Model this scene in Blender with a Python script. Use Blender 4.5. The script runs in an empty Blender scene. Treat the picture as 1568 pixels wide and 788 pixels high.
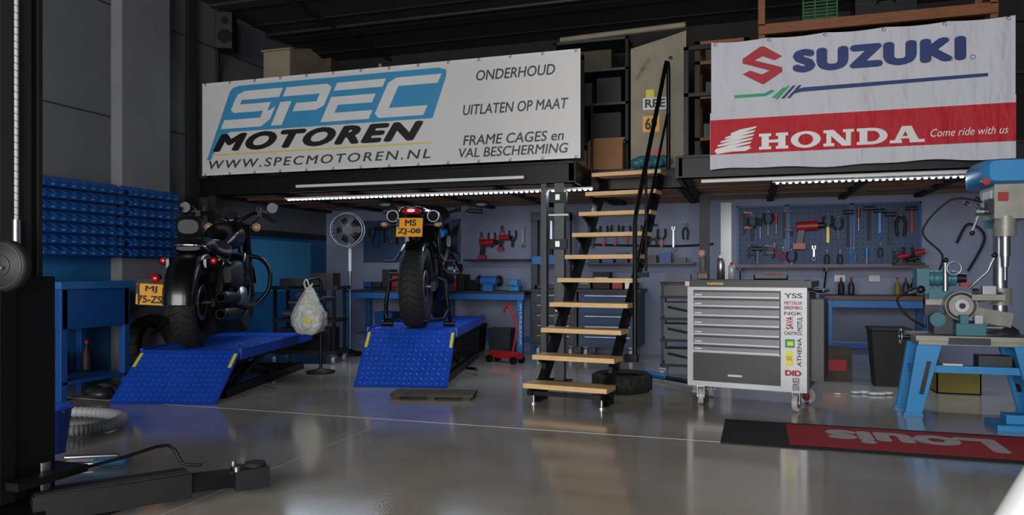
import bpy, bmesh, math, random
from mathutils import Vector, Matrix, Euler
random.seed(7)
V=Vector
sc=bpy.context.scene
sc.view_settings.view_transform='Standard'
sc.view_settings.look='None'

# ------------------------------------------------------------ materials
def mat(name,col,rough=.5,metal=0,var=.1,scale=6,bump=0,bscale=40,emit=0,coat=0,rvar=0,stretch=None,bdist=.01):
    m=bpy.data.materials.new(name); m.use_nodes=True
    nt=m.node_tree; n=nt.nodes; l=nt.links; b=n['Principled BSDF']
    tc=n.new('ShaderNodeTexCoord'); mp=n.new('ShaderNodeMapping'); l.new(tc.outputs['Object'],mp.inputs[0])
    if stretch: mp.inputs['Scale'].default_value=stretch
    nz=n.new('ShaderNodeTexNoise'); nz.inputs['Scale'].default_value=scale; nz.inputs['Detail'].default_value=5
    l.new(mp.outputs[0],nz.inputs['Vector'])
    cr=n.new('ShaderNodeValToRGB')
    cr.color_ramp.elements[0].position=.3; cr.color_ramp.elements[1].position=.7
    cr.color_ramp.elements[0].color=[c*(1-var) for c in col[:3]]+[1]
    cr.color_ramp.elements[1].color=[min(1,c*(1+var)) for c in col[:3]]+[1]
    l.new(nz.outputs['Fac'],cr.inputs[0]); l.new(cr.outputs[0],b.inputs['Base Color'])
    b.inputs['Roughness'].default_value=rough; b.inputs['Metallic'].default_value=metal
    if coat: b.inputs['Coat Weight'].default_value=coat; b.inputs['Coat Roughness'].default_value=.10
    if rvar:
        mr=n.new('ShaderNodeMapRange'); mr.inputs['To Min'].default_value=max(0,rough-rvar); mr.inputs['To Max'].default_value=rough+rvar
        mr.inputs['From Min'].default_value=.3; mr.inputs['From Max'].default_value=.7
        l.new(nz.outputs['Fac'],mr.inputs['Value']); l.new(mr.outputs[0],b.inputs['Roughness'])
    if bump:
        nb=n.new('ShaderNodeTexNoise'); nb.inputs['Scale'].default_value=bscale; nb.inputs['Detail'].default_value=3
        l.new(mp.outputs[0],nb.inputs['Vector'])
        bp=n.new('ShaderNodeBump'); bp.inputs['Strength'].default_value=bump; bp.inputs['Distance'].default_value=bdist
        l.new(nb.outputs['Fac'],bp.inputs['Height']); l.new(bp.outputs[0],b.inputs['Normal'])
    if emit:
        b.inputs['Emission Color'].default_value=(*col[:3],1); b.inputs['Emission Strength'].default_value=emit
    return m
def h(s):
    r=[int(s[i:i+2],16)/255 for i in (0,2,4)]
    return tuple(c/12.92 if c<.04045 else ((c+.055)/1.055)**2.4 for c in r)

M={}
M['floor']=mat('epoxy_floor',h('aaa194'),.15,0,.16,1.4,bump=.06,bscale=3,rvar=.06,coat=.45)
M['joint']=mat('floor_joint',h('c9c4b8'),.4)
M['wallg']=mat('wall_grey_concrete',h('62646b'),.85,0,.06,3,bump=.3,bscale=60,bdist=.004)
M['pillar']=mat('pillar_concrete',h('76777c'),.85,0,.06,3,bump=.3,bscale=60,bdist=.004)
M['wallblue']=mat('wall_blue_paint',h('125a90'),.55,0,.08,4)
M['wallback']=mat('wall_back_paint',h('868da6'),.7,0,.08,3,bump=.15,bscale=50,bdist=.004)
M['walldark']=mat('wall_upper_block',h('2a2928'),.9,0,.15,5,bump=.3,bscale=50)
M['ceil']=mat('ceiling_slab',h('2e2c2a'),.9,0,.2,2,bump=.3,bscale=30)
M['seam']=mat('seam_dark',h('202022'),.9)
M['steel']=mat('black_steel',h('131417'),.45,.5,.15,12)
M['gsteel']=mat('grey_steel',h('3e4044'),.45,.6,.12,12)
M['wood']=mat('tread_pine',h('dcb480'),.5,0,.14,5,stretch=(2,14,14))
M['rackwood']=mat('rack_timber',h('83502f'),.6,0,.2,5,stretch=(2,14,14))
M['plywood']=mat('underside_timber',h('a98868'),.7,0,.25,4,stretch=(1,6,6))
M['joist']=mat('joist_timber',h('7a5038'),.7,0,.25,4,stretch=(6,1,6))
M['banner']=mat('banner_vinyl',h('d2d1d1'),.45,0,.02,2,bump=.35,bscale=2.2,bdist=.05)
M['flag']=mat('flag_cloth',h('c6c7d0'),.75,0,.03,2,bump=.9,bscale=3.0,bdist=.08,stretch=(1.8,1,.7))
M['flagred']=mat('flag_red',h('b8182a'),.7,0,.05,2,bump=.9,bscale=3.0,bdist=.08,stretch=(1.8,1,.7))
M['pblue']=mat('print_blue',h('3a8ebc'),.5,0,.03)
M['pblack']=mat('print_black',h('101014'),.5,0,.03)
M['pgrey']=mat('print_grey',h('3a3a3e'),.5,0,.03)
M['pyel']=mat('print_yellow',h('d9c848'),.5,0,.03)
M['pnavy']=mat('print_navy',h('20336e'),.6,0,.03)
M['pred']=mat('print_red',h('a82030'),.6,0,.03)
M['pgreen']=mat('print_green',h('2f9a6a'),.6,0,.03)
M['white']=mat('white_paint',h('d8d8d8'),.4,0,.04)
M['lblue']=mat('lift_blue',h('1746b4'),.36,0,.10,8,bump=.1)
M['lblue2']=mat('lift_blue_light',h('2a60d0'),.33,0,.05,8)
M['yellow']=mat('reflector_yellow',h('e8d43a'),.4)
M['dyellow']=mat('crate_yellow',h('7a6c1c'),.5)
M['rubber']=mat('tyre_rubber',h('1d1c1c'),.75,0,.2,30,bump=.3,bscale=90)
M['rubdark']=mat('tyre_groove',h('080808'),.9)
M['gloss']=mat('gloss_black',h('0a0a0c'),.28,0,.1,6,coat=.25)
M['matte']=mat('matte_black',h('121214'),.6,0,.15,10)
M['engine']=mat('engine_grey',h('232427'),.4,.7,.2,15)
M['chrome']=mat('chrome',h('c9cbd0'),.12,1,.05)
M['alu']=mat('aluminium',h('9da0a6'),.35,.9,.1)
M['plate']=mat('plate_yellow',h('f2a61c'),.4,0,.03)
M['redl']=mat('tail_light_red',h('b01218'),.15,0,.05,coat=.5)
M['amber']=mat('indicator_lens',h('b08a68'),.25,0,.05,coat=.3)
M['mirror']=mat('mirror_glass',h('3c4046'),.4,.6,.02)
M['seat']=mat('seat_vinyl',h('121214'),.5,0,.1,20,bump=.2)
M['deepblue']=mat('bin_blue',h('164a8e'),.45,0,.08)
M['benchblue']=mat('bench_frame_blue',h('2468a8'),.45,0,.08)
M['benchtop']=mat('bench_top',h('2c2d33'),.5,0,.15)
M['benchwood']=mat('bench_top_wood',h('5a4034'),.5,0,.15,5,stretch=(1,8,8))
M['pegb']=mat('pegboard_blue',h('33496a'),.6,0,.08)
M['silver']=mat('trolley_silver',h('a6a6aa'),.35,.2,.04)
M['drawer']=mat('drawer_grey',h('626368'),.4,.3,.06)
M['dark']=mat('dark_panel',h('18181b'),.4,.2,.1)
M['red']=mat('tool_red',h('a01a20'),.4,0,.08)
M['wheelc']=mat('caster_tyre',h('a9a9ad'),.3,0,.08)
M['green']=mat('crate_green',h('14502c'),.5)
M['card']=mat('cardboard',h('8a6240'),.8,0,.1)
M['beige']=mat('machine_beige',h('94928a'),.4,.15,.15,9)
M['mblue']=mat('machine_blue',h('2a88c6'),.4,0,.06)
M['teal']=mat('machine_teal',h('34707f'),.45,0,.08)
M['bag']=mat('plastic_bag_white',h('c6c8c2'),.3,0,.1,12,bump=.8,bscale=14,bdist=.05)
M['matk']=mat('mat_black',h('161618'),.95,0,.15,60,bump=.3,bscale=200)
M['matr']=mat('mat_red',h('a81e28'),.95,0,.1,60,bump=.3,bscale=200)
M['matw']=mat('mat_white',h('b8aeac'),.95,0,.1,60)
M['hose']=mat('hose_grey',h('a2a6a8'),.5,0,.1)
M['cream']=mat('locker_cream',h('8a836e'),.6,0,.15,4)
M['led']=mat('led_strip',(.72,.84,1.0),.4,0,0,emit=8)
M['cable']=mat('cable_black',h('0c0c0c'),.7)
M['brown']=mat('old_wood',h('443a30'),.8,0,.3,8)

# ------------------------------------------------------------ mesh builder
def frame(ax):
    z=V(ax).normalized(); t=V((0,0,1)) if abs(z.z)<.9 else V((1,0,0))
    x=t.cross(z).normalized(); y=z.cross(x); return x,y,z
def catmull(P,k=6,closed=False):
    P=[V(p) for p in P]; n=len(P); out=[]
    rng=range(n) if closed else range(n-1)
    for i in rng:
        g=(lambda j:P[j%n]) if closed else (lambda j:P[max(0,min(n-1,j))])
        p0,p1,p2,p3=g(i-1),g(i),g(i+1),g(i+2)
        for q in range(k):
            t=q/k
            out.append(.5*((2*p1)+(p2-p0)*t+(2*p0-5*p1+4*p2-p3)*t*t+(3*p1-p0-3*p2+p3)*t**3))
    if not closed: out.append(P[-1])
    return out
class B:
    def __init__(s,name): s.name=name; s.v=[]; s.f=[]; s.fm=[]; s.sm=[]; s.mats=[]; s.T=Matrix.Identity(4)
    def add(s,m,vs,fs,smooth=False):
        m=M[m]
        if m not in s.mats: s.mats.append(m)
        k=s.mats.index(m); o=len(s.v)
        s.v+=[s.T@V(p) for p in vs]
        for f in fs: s.f.append([i+o for i in f]); s.fm.append(k); s.sm.append(smooth)
    def box(s,m,x0,x1,y0,y1,z0,z1):
        s.add(m,[(x,y,z) for x in (x0,x1) for y in (y0,y1) for z in (z0,z1)],
              [(0,1,3,2),(4,6,7,5),(0,4,5,1),(2,3,7,6),(0,2,6,4),(1,5,7,3)])
    def cbox(s,m,c,sz,rot=(0,0,0)):
        R=Euler(rot).to_matrix(); c=V(c)
        s.add(m,[c+R@V((a*sz[0]/2,b*sz[1]/2,d*sz[2]/2)) for a in (-1,1) for b in (-1,1) for d in (-1,1)],
              [(0,1,3,2),(4,6,7,5),(0,4,5,1),(2,3,7,6),(0,2,6,4),(1,5,7,3)])
    def beam(s,m,p0,p1,w,hh,up=(0,0,1)):
        p0=V(p0);p1=V(p1); z=(p1-p0).normalized(); x=z.cross(V(up)); 
        if x.length<1e-4: x=V((1,0,0))
        x.normalize(); y=x.cross(z)
        vs=[p+x*a*w/2+y*b*hh/2 for p in (p0,p1) for a,b in ((-1,-1),(1,-1),(1,1),(-1,1))]
        s.add(m,vs,[(0,1,2,3),(7,6,5,4)]+[(i,(i+1)%4,4+(i+1)%4,4+i) for i in range(4)])
    def loft(s,m,rings,cap=True,smooth=True,closed=False):
        n=len(rings[0]); vs=[p for r in rings for p in r]; fs=[]
        R=len(rings)
        for i in range(R if closed else R-1):
            j=(i+1)%R
            for k in range(n): fs.append((i*n+k,i*n+(k+1)%n,j*n+(k+1)%n,j*n+k))
        s.add(m,vs,fs,smooth)
        if cap and not closed:
            s.add(m,rings[0],[tuple(range(n))[::-1]]); s.add(m,rings[-1],[tuple(range(n))])
    def cyl(s,m,p0,p1,r0,r1=None,n=18,cap=True):
        r1=r0 if r1 is None else r1; p0=V(p0);p1=V(p1); x,y,z=frame(p1-p0)
        s.loft(m,[[p+(x*math.cos(2*math.pi*k/n)+y*math.sin(2*math.pi*k/n))*r for k in range(n)] for p,r in ((p0,r0),(p1,r1))],cap)
    def tube(s,m,P,r,n=8,closed=False,k=0):
        P=catmull(P,k,closed) if k else [V(p) for p in P]
        rings=[]; N=len(P); t0=(P[1]-P[0]).normalized(); x,_,_=frame(t0)
        for i,p in enumerate(P):
            a=P[(i-1)%N] if (closed or i>0) else P[i]; b=P[(i+1)%N] if (closed or i<N-1) else P[i]
            t=(b-a).normalized(); x=(x-t*x.dot(t)).normalized(); y=t.cross(x)
            rr=r(i/(N-1)) if callable(r) else r
            rings.append([p+(x*math.cos(2*math.pi*q/n)+y*math.sin(2*math.pi*q/n))*rr for q in range(n)])
        s.loft(m,rings,True,True,closed)
    def lathe(s,m,c,ax,prof,n=28,closed=False,cap=False):
        c=V(c); x,y,z=frame(ax)
        rings=[[c+z*hh+(x*math.cos(2*math.pi*k/n)+y*math.sin(2*math.pi*k/n))*r for k in range(n)] for r,hh in prof]
        s.loft(m,rings,cap,True,closed)
    def ring(s,m,c,R,r,ax=(0,0,1),n=28,k=8):
        s.lathe(m,c,ax,[(R+r*math.cos(2*math.pi*i/k),r*math.sin(2*math.pi*i/k)) for i in range(k)],n,closed=True)
    def ball(s,m,c,r,n=14,k=9):
        if not hasattr(r,'__len__'): r=(r,r,r)
        c=V(c); rings=[]
        for i in range(k+1):
            a=math.pi*(i/k)*.998+.003; 
            rings.append([c+V((r[0]*math.sin(a)*math.cos(2*math.pi*q/n),r[1]*math.sin(a)*math.sin(2*math.pi*q/n),-r[2]*math.cos(a))) for q in range(n)])
        s.loft(m,rings)
    def body(s,m,secs,n=18,e=2.6,k=5):
        S=catmull([V(q[:3]) for q in secs],k); W=catmull([V((q[3],q[4],0)) for q in secs],k)
        rings=[]
        for c,w in zip(S,W):
            y,cx,cz=c; r=[]
            for q in range(n):
                a=2*math.pi*q/n; ca,sa=math.cos(a),math.sin(a)
                r.append(V((cx+w.x*math.copysign(abs(ca)**(2/e),ca),y,cz+w.y*math.copysign(abs(sa)**(2/e),sa))))
            rings.append(r)
        s.loft(m,rings)
    def poly(s,m,pts,O,U,W,th=0):
        O=V(O);U=V(U);W=V(W); N=U.cross(W).normalized()
        a=[O+U*p[0]+W*p[1] for p in pts]; n=len(a)
        if th==0: s.add(m,a,[tuple(range(n))])
        else:
            b=[p+N*th for p in a]
            s.add(m,a+b,[tuple(range(n))[::-1],tuple(range(n,2*n))]+[(i,(i+1)%n,n+(i+1)%n,n+i) for i in range(n)])
    def text(s,m,body,O,U,W,bold=0,spacing=1,shear=0):
        c=bpy.data.curves.new('t','FONT'); c.body=body; c.space_character=spacing; c.shear=shear; c.resolution_u=4
        o=bpy.data.objects.new('t',c); sc.collection.objects.link(o)
        dg=bpy.context.evaluated_depsgraph_get(); me=bpy.data.meshes.new_from_object(o.evaluated_get(dg))
        vs=[v.co.copy() for v in me.vertices]; fs=[tuple(p.vertices) for p in me.polygons]
        bpy.data.objects.remove(o); bpy.data.meshes.remove(me); bpy.data.curves.remove(c)
        x0=min(v.x for v in vs)-bold;x1=max(v.x for v in vs)+bold;y0=min(v.y for v in vs)-bold;y1=max(v.y for v in vs)+bold
        O=V(O);U=V(U);W=V(W); N=U.cross(W).normalized()
        offs=[(0,0)] if not bold else [(0,0)]+[(bold*math.cos(a*math.pi/4)*q,bold*math.sin(a*math.pi/4)*q) for q in ((.55,1) if bold>.03 else (1,)) for a in range(8)]
        for i,(dx,dy) in enumerate(offs):
            s.add(m,[O+N*(.00012*i)+U*((v.x+dx-x0)/(x1-x0))+W*((v.y+dy-y0)/(y1-y0)) for v in vs],fs)
    def done(s,loc=(0,0,0),rz=0,scale=1,bevel=0,rot=None):
        me=bpy.data.meshes.new(s.name); me.from_pydata([tuple(p) for p in s.v],[],s.f)
        for m in s.mats: me.materials.append(m)
        me.polygons.foreach_set('material_index',s.fm); me.polygons.foreach_set('use_smooth',s.sm)
        bm=bmesh.new(); bm.from_mesh(me); 
        bmesh.ops.recalc_face_normals(bm,faces=bm.faces[:]); bm.to_mesh(me); bm.free(); me.update()
        o=bpy.data.objects.new(s.name,me); sc.collection.objects.link(o)
        o.location=loc; o.rotation_euler=rot if rot else (0,0,rz); o.scale=(scale,)*3
        if bevel:
            bv=o.modifiers.new('bevel','BEVEL'); bv.width=bevel; bv.segments=2; bv.limit_method='ANGLE'; bv.angle_limit=math.radians(50); bv.harden_normals=False
        return o

XL,XR,YB,YF,ZC=-5.6,3.3,9.0,-4.0,3.9
MZ0,MZ1=1.80,2.0   # mezzanine beam
YM=6.5

# ------------------------------------------------------------ room shell
b=B('floor'); b.box('floor',XL-.2,XR+.2,YF,YB+.2,-.1,0)
b.box('joint',XL,XR,4.496,4.504,-.01,.0012); b.box('joint',-2.3,-2.297,YF,4.497,-.01,.0008); b.done()
b=B('wall_left')
b.box('wallblue',XL-.2,XL,YF,YB,0,1.42); b.box('seam',XL-.2,XL+.002,6.6,YB,1.42,1.50)
b.box('wallg',XL-.2,XL-.001,YF,YB,1.42,ZC)
for z in (2.42,3.45): b.box('seam',XL-.1,XL+.003,YF,YB,z-.006,z+.006)
for y in (1.0,3.2): b.box('seam',XL-.1,XL+.003,y-.005,y+.005,1.5,ZC)
b.done()
b=B('pillar'); b.box('pillar',XL,XL+.13,5.35,5.95,0,ZC); b.done(bevel=.01)
b=B('trim_1'); b.box('seam',XL,XL+.05,6.30,6.41,1.4,ZC); b.tube('seam',[(XL+.03,6.75,ZC),(XL+.03,6.75,2.1)],.02); b.done()
b=B('wall_back')
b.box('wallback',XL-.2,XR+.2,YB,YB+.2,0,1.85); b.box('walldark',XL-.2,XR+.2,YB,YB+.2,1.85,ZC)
for z in (2.35,2.85,3.35): b.box('seam',XL,XR,YB-.003,YB,z-.006,z+.006)
b.done()
b=B('wall_right'); b.box('wallg',XR,XR+.2,YF,YB,0,ZC); b.done()
b=B('ceiling'); b.box('ceil',XL-.2,XR+.2,YF,YB+.2,ZC,ZC+.2)
y=-3.4
while y<YB: b.box('seam',XL,XR,y-.02,y+.02,ZC-.012,ZC+.01); b.box('ceil',XL,XR,y+.45,y+.62,ZC-.025,ZC+.01); y+=1.2
b.tube('gsteel',[(-4.6,YB,ZC-.06),(-4.6,-3,ZC-.06)],.02); b.tube('gsteel',[(XL+.05,7.6,ZC-.05),(2,7.6,ZC-.05)],.025)
b.done()
b=B('wall_front'); b.box('wallg',XL-.2,-4.6,YF-.2,YF,0,ZC); b.box('wallg',2.6,XR+.2,YF-.2,YF,0,ZC); b.box('wallg',-4.6,2.6,YF-.2,YF,3.3,ZC); b.done()

# ------------------------------------------------------------ mezzanine
b=B('mezzanine_platform')
for x0,x1,y0 in ((XL+.01,-1.5,YM),(-1.5,-.58,7.2),(-.58,XR-.01,YM)):
    b.box('steel',x0,x1,y0,y0+.09,MZ0,MZ1-.01)
    b.box('steel',x0,x1,y0-.025,y0+.09,MZ0,MZ0+.012); b.box('steel',x0,x1,y0-.025,y0+.09,MZ1-.03,MZ1-.01)
    b.box('plywood',x0,x1,y0+.09,YB-.01,MZ0+.035,MZ1)
    n=int((x1-x0)/.75)
    for i in range(n+1):
        x=x0+.05+(x1-x0-.1)*i/max(1,n); b.box('seam',x-.035,x+.035,y0+.09,YB-.02,MZ0+.0,MZ0+.036)
    for yy in (y0+.7,y0+1.2,y0+1.75): b.box('joist',x0,x1,yy-.03,yy+.03,MZ0+.01,MZ0+.036)
    for yy in (7.35,8.1): b.box('gsteel',x0+.02,x1-.02,yy-.012,yy+.012,MZ0-.0,MZ0+.012)
for x in (-1.52,-.58): b.box('steel',x-.03,x+.03,YM,7.29,MZ0,MZ1-.01)
b.done()
def post(x,y,w,m='gsteel',fit=False):
    b=B('steel_post'); b.box(m,x-w,x+w,y,y+.09,.012,MZ0-.002); b.box('steel',x-w-.05,x+w+.05,y-.05,y+.14,0,.012)
    if fit:
        for z in (.62,1.2,1.62): b.box('steel',x-.08,x+.08,y-.05,y,z,z+.09); b.box('alu',x-.02,x+.02,y-.06,y-.05,z+.02,z+.07)
        b.box('white',x-.09,x+.09,y-.03,y,1.5,1.515)
    b.done()
post(-5.44,YM,.05); post(-1.64,YM,.045,'gsteel',True); post(-1.785,YM,.025); post(-.45,8.0,.05,'steel'); post(2.65,YM,.05)
b=B('guard_railing')
for x in (-5.5,-4.2,-2.8,-1.56,-.52,.7,1.9,3.1): b.box('steel',x-.02,x+.02,YM+.02,YM+.06,MZ1+.001,2.93)
for z in (2.5,2.9): 
    b.box('steel',-5.55,-1.54,YM+.02,YM+.06,z,z+.03); b.box('steel',-.54,3.2,YM+.02,YM+.06,z,z+.03)
b.box('steel',-1.46,-1.42,YM+.02,YM+.06,MZ1+.001,2.95); b.box('steel',-1.56,-1.42,YM+.02,YM+.06,2.9,2.93)
b.done()
b=B('fluorescent_tube_light'); b.box('white',-4.35,-1.95,6.42,6.465,1.84,1.868); b.box('white',-.4,1.9,6.62,6.66,1.768,1.798); b.done(bevel=.004)
for x0,x1 in ((-4.7,-1.42),(.22,1.9)):
    b=B('led_strip_light'); b.box('white',x0-.03,x1+.03,6.78,6.83,1.768,1.785)
    x=x0
    while x<x1: b.box('led',x,x+.022,6.792,6.818,1.756,1.768); x+=.052
    b.done()
    L=bpy.data.lights.new('led_lamp','AREA'); L.shape='RECTANGLE'; L.size=x1-x0; L.size_y=.04; L.energy=18*(x1-x0)/2; L.color=(.66,.81,1)
    o=bpy.data.objects.new('led_strip_lamp',L); sc.collection.objects.link(o); o.location=((x0+x1)/2,6.805,1.745)

# ------------------------------------------------------------ banners
CNT=[0]
def P(b,m,pts,y):
    CNT[0]+=1; b.poly(m,pts,(0,y-.00006*(CNT[0]%30),0),(1,0,0),(0,0,1))
b=B('advertising_banner'); y=6.40
b.box('banner',-5.47,-1.42,y,y+.006,2.0,2.965)
b.box('white',-5.47,-1.42,y-.002,y,2.94,2.965); b.box('white',-5.47,-1.42,y-.002,y,2.0,2.022)
for i in range(14):
    x=-5.43+i*(3.97/13)
    for z in (2.952,2.012): b.ring('alu',(x,y-.003,z),.012,.004,(0,1,0),12,5); b.tube('cable',[(x,y-.004,z),(x,y+.04,z+.03 if z>2.5 else z-.03)],.004,5)
y-=.004
pts=[(-5.12,2.86),(-5.08,2.895),(-5.0,2.91),(-2.78,2.91),(-2.70,2.885),(-2.70,2.83),(-2.84,2.44),(-5.12,2.44),(-5.2,2.40),(-5.28,2.30),(-5.36,2.16),(-5.41,2.16)]
b.poly('pblue',pts,(0,y,0),(1,0,0),(0,0,1))
def G(chars,ox,oz,W,H,sk,m,yy):
    for i,c in enumerate(chars):
        for q in c: P(b,m,[(ox+(i*1.08+px)*W+sk*pz*H,oz+pz*H) for px,pz in q],yy)
S_=[[(.16,.76),(1.0,.76),(1.0,1),(.14,1),(.02,.92),(0,.80),(0,.5),(.10,.42),(.86,.42),(.86,.64),(.16,.64)],[(.76,.42),(.9,.42),(1,.52),(1,.18),(.86,0),(-.06,0),(-.06,.24),(.76,.24)]]
P_=[[(0,0),(.24,0),(.24,.62),(0,.62)],[(0,.76),(.80,.76),(.80,.56),(.36,.56),(.36,.34),(.88,.34),(1,.44),(1,.9),(.88,1),(0,1)]]
E_=[[(0,.8),(1,.8),(1,1),(0,1)],[(0,.42),(.92,.42),(.92,.64),(0,.64)],[(0,0),(1,0),(1,.22),(0,.22)],[(0,.2),(.22,.2),(.22,.44),(0,.44)]]
C_=[[(.24,.78),(1,.78),(1,1),(.12,1),(0,.88),(0,.12),(.12,0),(1,0),(1,.24),(.24,.24)]]
G([S_,P_,E_,C_],-5.20,2.475,.535,.375,.50,'white',y-.003)
b.text('pblack','MOTOREN',(-5.33,y-.003,2.24),(2.40,0,0),(0,0,.185),bold=.055,shear=.35,spacing=1.15)
P(b,'pyel',[(-5.34,2.205),(-2.87,2.205),(-2.86,2.218),(-5.34,2.218)],y-.003)
b.text('pgrey','WWW.SPECMOTOREN.NL',(-5.38,y-.003,2.065),(2.52,0,0),(0,0,.088),bold=.008,shear=.2,spacing=1.25)
b.text('pgrey','ONDERHOUD',(-2.40,y-.003,2.755),(.75,0,0),(0,0,.095),bold=.008,shear=.18)
b.text('pgrey','UITLATEN OP MAAT',(-2.53,y-.003,2.445),(1.0,0,0),(0,0,.095),bold=.008,shear=.18)
b.text('pgrey','FRAME CAGES en',(-2.53,y-.003,2.165),(.96,0,0),(0,0,.092),bold=.008,shear=.18)
b.text('pgrey','VAL BESCHERMING',(-2.57,y-.003,2.052),(1.04,0,0),(0,0,.088),bold=.008,shear=.18)
b.done()

def clothedge(x0,x1,z0,z1,sb,st,n):
    top=[];bot=[]
    for i in range(n*6+1):
        t=i/(n*6); x=x0+(x1-x0)*t; k=abs(math.sin(t*n*math.pi))
        top.append((x,z1-st*k)); bot.append((x,z0+sb*(math.sin(t*11)+.6*math.sin(t*27))*.5))
    return bot+top[::-1]
b=B('logo_flag'); y=6.44   # upper flag
pts=clothedge(-.306,1.90,2.31,2.92,.012,.012,5)
b.poly('flag',pts,(0,y,0),(1,0,0),(0,0,1),.004)
y-=.008
def SZ(cx,cz,s,w):
    q=[(-.1,1),(-1,.42),(-1,.18),(.38,-.30),(-.02,-.48),(-.62,-.22),(-1,-.4),(0,-1),(.1,-1),(1,-.42),(1,-.18),(-.38,.30),(.02,.48),(.62,.22),(1,.4),(.1,1)]
    return [(cx+a*w,cz+c*s) for a,c in q]
P(b,'pred',SZ(.10,2.695,.155,.155),y)
b.text('pnavy','SUZUKI',(.335,y,2.61),(1.24,0,0),(0,0,.19),bold=.075,spacing=1.16)
b.ring('pnavy',(1.62,y,2.63),.016,.002,(0,1,0),14,4)
P(b,'pgreen',[(-.12,2.44),(.13,2.44),(.20,2.475),(.17,2.49),(.12,2.465),(-.12,2.465)],y)
P(b,'pgreen',[(.17,2.42),(.20,2.42),(.29,2.50),(.26,2.50)],y)
for k in (0,1,2): P(b,'pnavy' if k else 'pgreen',[(.20+k*.045,2.41),(.225+k*.045,2.41),(.315+k*.045,2.51),(.29+k*.045,2.51)],y-.001)
P(b,'pnavy',[(.33,2.44),(.40,2.455),(1.72,2.475),(1.72,2.50),(.42,2.49),(.37,2.48)],y)
for i in range(6): b.ring('alu',(-.27+i*.425,y,2.90),.012,.004,(0,1,0),12,5)
b.done()
b=B('logo_flag'); y=6.428   # lower flag
b.poly('flag',clothedge(-.315,1.90,1.85,2.325,.018,.004,5),(0,y,0),(1,0,0),(0,0,1),.004); y-=.006
b.poly('flagred',[(-.313,1.975),(1.90,1.975),(1.90,2.265),(-.313,2.265)],(0,y,0),(1,0,0),(0,0,1)); y-=.003
def HL(m,polys,ox,oz,W,H):
    for q in polys: P(b,m,[(ox+px*W,oz+pz*H) for px,pz in q],y)
R=lambda a,c,d,e:[(a,c),(d,c),(d,e),(a,e)]
def arc(cx,cz,rx,rz,tx,tz,a0,a1,n=20):
    out=[]
    for i in range(n):
        A=math.radians(a0+(a1-a0)*i/n); Bq=math.radians(a0+(a1-a0)*(i+1)/n)
        out.append([(cx+rx*math.cos(A),cz+rz*math.sin(A)),(cx+rx*math.cos(Bq),cz+rz*math.sin(Bq)),(cx+(rx-tx)*math.cos(Bq),cz+(rz-tz)*math.sin(Bq)),(cx+(rx-tx)*math.cos(A),cz+(rz-tz)*math.sin(A))])
    return out
H_=[R(0,0,.42,.18),R(.58,0,1,.18),R(0,.82,.42,1),R(.58,.82,1,1),R(.09,0,.34,1),R(.66,0,.91,1),R(.3,.41,.7,.59)]
O_=arc(.5,.5,.5,.52,.25,.17,0,360,32)
N_=[R(0,0,.36,.18),R(0,.82,.3,1),R(.64,.82,1,1),R(.1,0,.26,1),R(.74,0,.9,1),[(.05,1),(.34,1),(.9,0),(.62,0)]]
D_=[R(0,0,.5,.18),R(0,.82,.5,1),R(.09,0,.34,1)]+arc(.48,.5,.5,.5,.25,.18,-90,90)
A_=[R(-.04,0,.34,.18),R(.58,0,1.04,.18),[(.06,0),(.24,0),(.54,1),(.34,1)],[(.62,0),(.9,0),(.64,1),(.38,1)],R(.22,.26,.72,.4)]
for i,c in enumerate((H_,O_,N_,D_,A_)): HL('white',c,.075+i*.245,2.0,.225,.13)
for i in range(6):
    z=2.195-i*.031; x0=.06-i*.010; x1=-.10-.165*math.sin(min(1,(i+1)/5)*1.5)
    P(b,'white',[(x0,z),(x0-.015,z-.016),((x0+x1)/2,z-.034-.01),(x1,z-.062),(x1+.0,z-.048),((x0+x1)/2-.03,z-.02)],y)
P(b,'white',[(-.28,1.995),(-.03,1.995),(0.02,2.02),(-.05,2.03),(-.2,2.025),(-.27,2.02)],y)
b.text('white','Come ride with us',(1.33,y,2.035),(.52,0,0),(0,0,.06),shear=.3)
b.done()

# ------------------------------------------------------------ staircase
b=B('steel_staircase')
N=10; L=1.57; W=.33
for i in range(N):
    yy=.1+L*i/(N-1); z=.155+.197*i
    b.box('wood',-W,W,yy-.105,yy+.105,z-.035,z)
    for sx in (-1,1): b.poly('steel',[(yy-.08,z-.036),(yy+.1,z-.036),(yy+.1,z-.11)],(sx*(W-.03)-.01,0,0),(0,1,0),(0,0,1),.02)
for sx in (-1,1):
    b.beam('steel',(sx*(W-.06),.13,.02),(sx*(W-.06),L+.22,1.86),.05,.09,(0,-.7,.7))
    b.cyl('alu',(sx*(W-.06),.06,0),(sx*(W-.06),.06,.012),.035,n=14); b.cyl('alu',(sx*(W-.06),.06,.0),(sx*(W-.06),.06,.08),.012,n=10)
    b.beam('steel',(sx*(W-.06),-.02,.09),(sx*(W-.06),.3,.09),.04,.04); b.beam('steel',(sx*(W-.06),.28,.0),(sx*(W-.06),.28,.28),.035,.035,(0,1,0))
b.beam('steel',(-W+.06,.02,.085),(W-.06,.02,.085),.03,.03)
X=W+.03
b.tube('steel',[(X,.62,.30),(X,.62,1.40),(X,.66,1.47),(X,1.66,2.92),(X,1.72,2.93),(X,1.74,2.86),(X,1.74,1.95)],.019,10)
b.tube('steel',[(X,.95,1.0),(X,.95,1.88)],.012); b.tube('steel',[(X,.64,1.0),(X,1.7,2.45)],.012)
b.tube('steel',[(-X,1.66,1.9),(-X,1.66,2.6)],.012)
b.box('steel',W-.05,X+.02,.60,.66,.28,.34); b.box('steel',W-.05,X+.02,.93,.97,.95,.99)
b.done(loc=(-1.30,5.30,0),rz=math.radians(-7.5))

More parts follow.
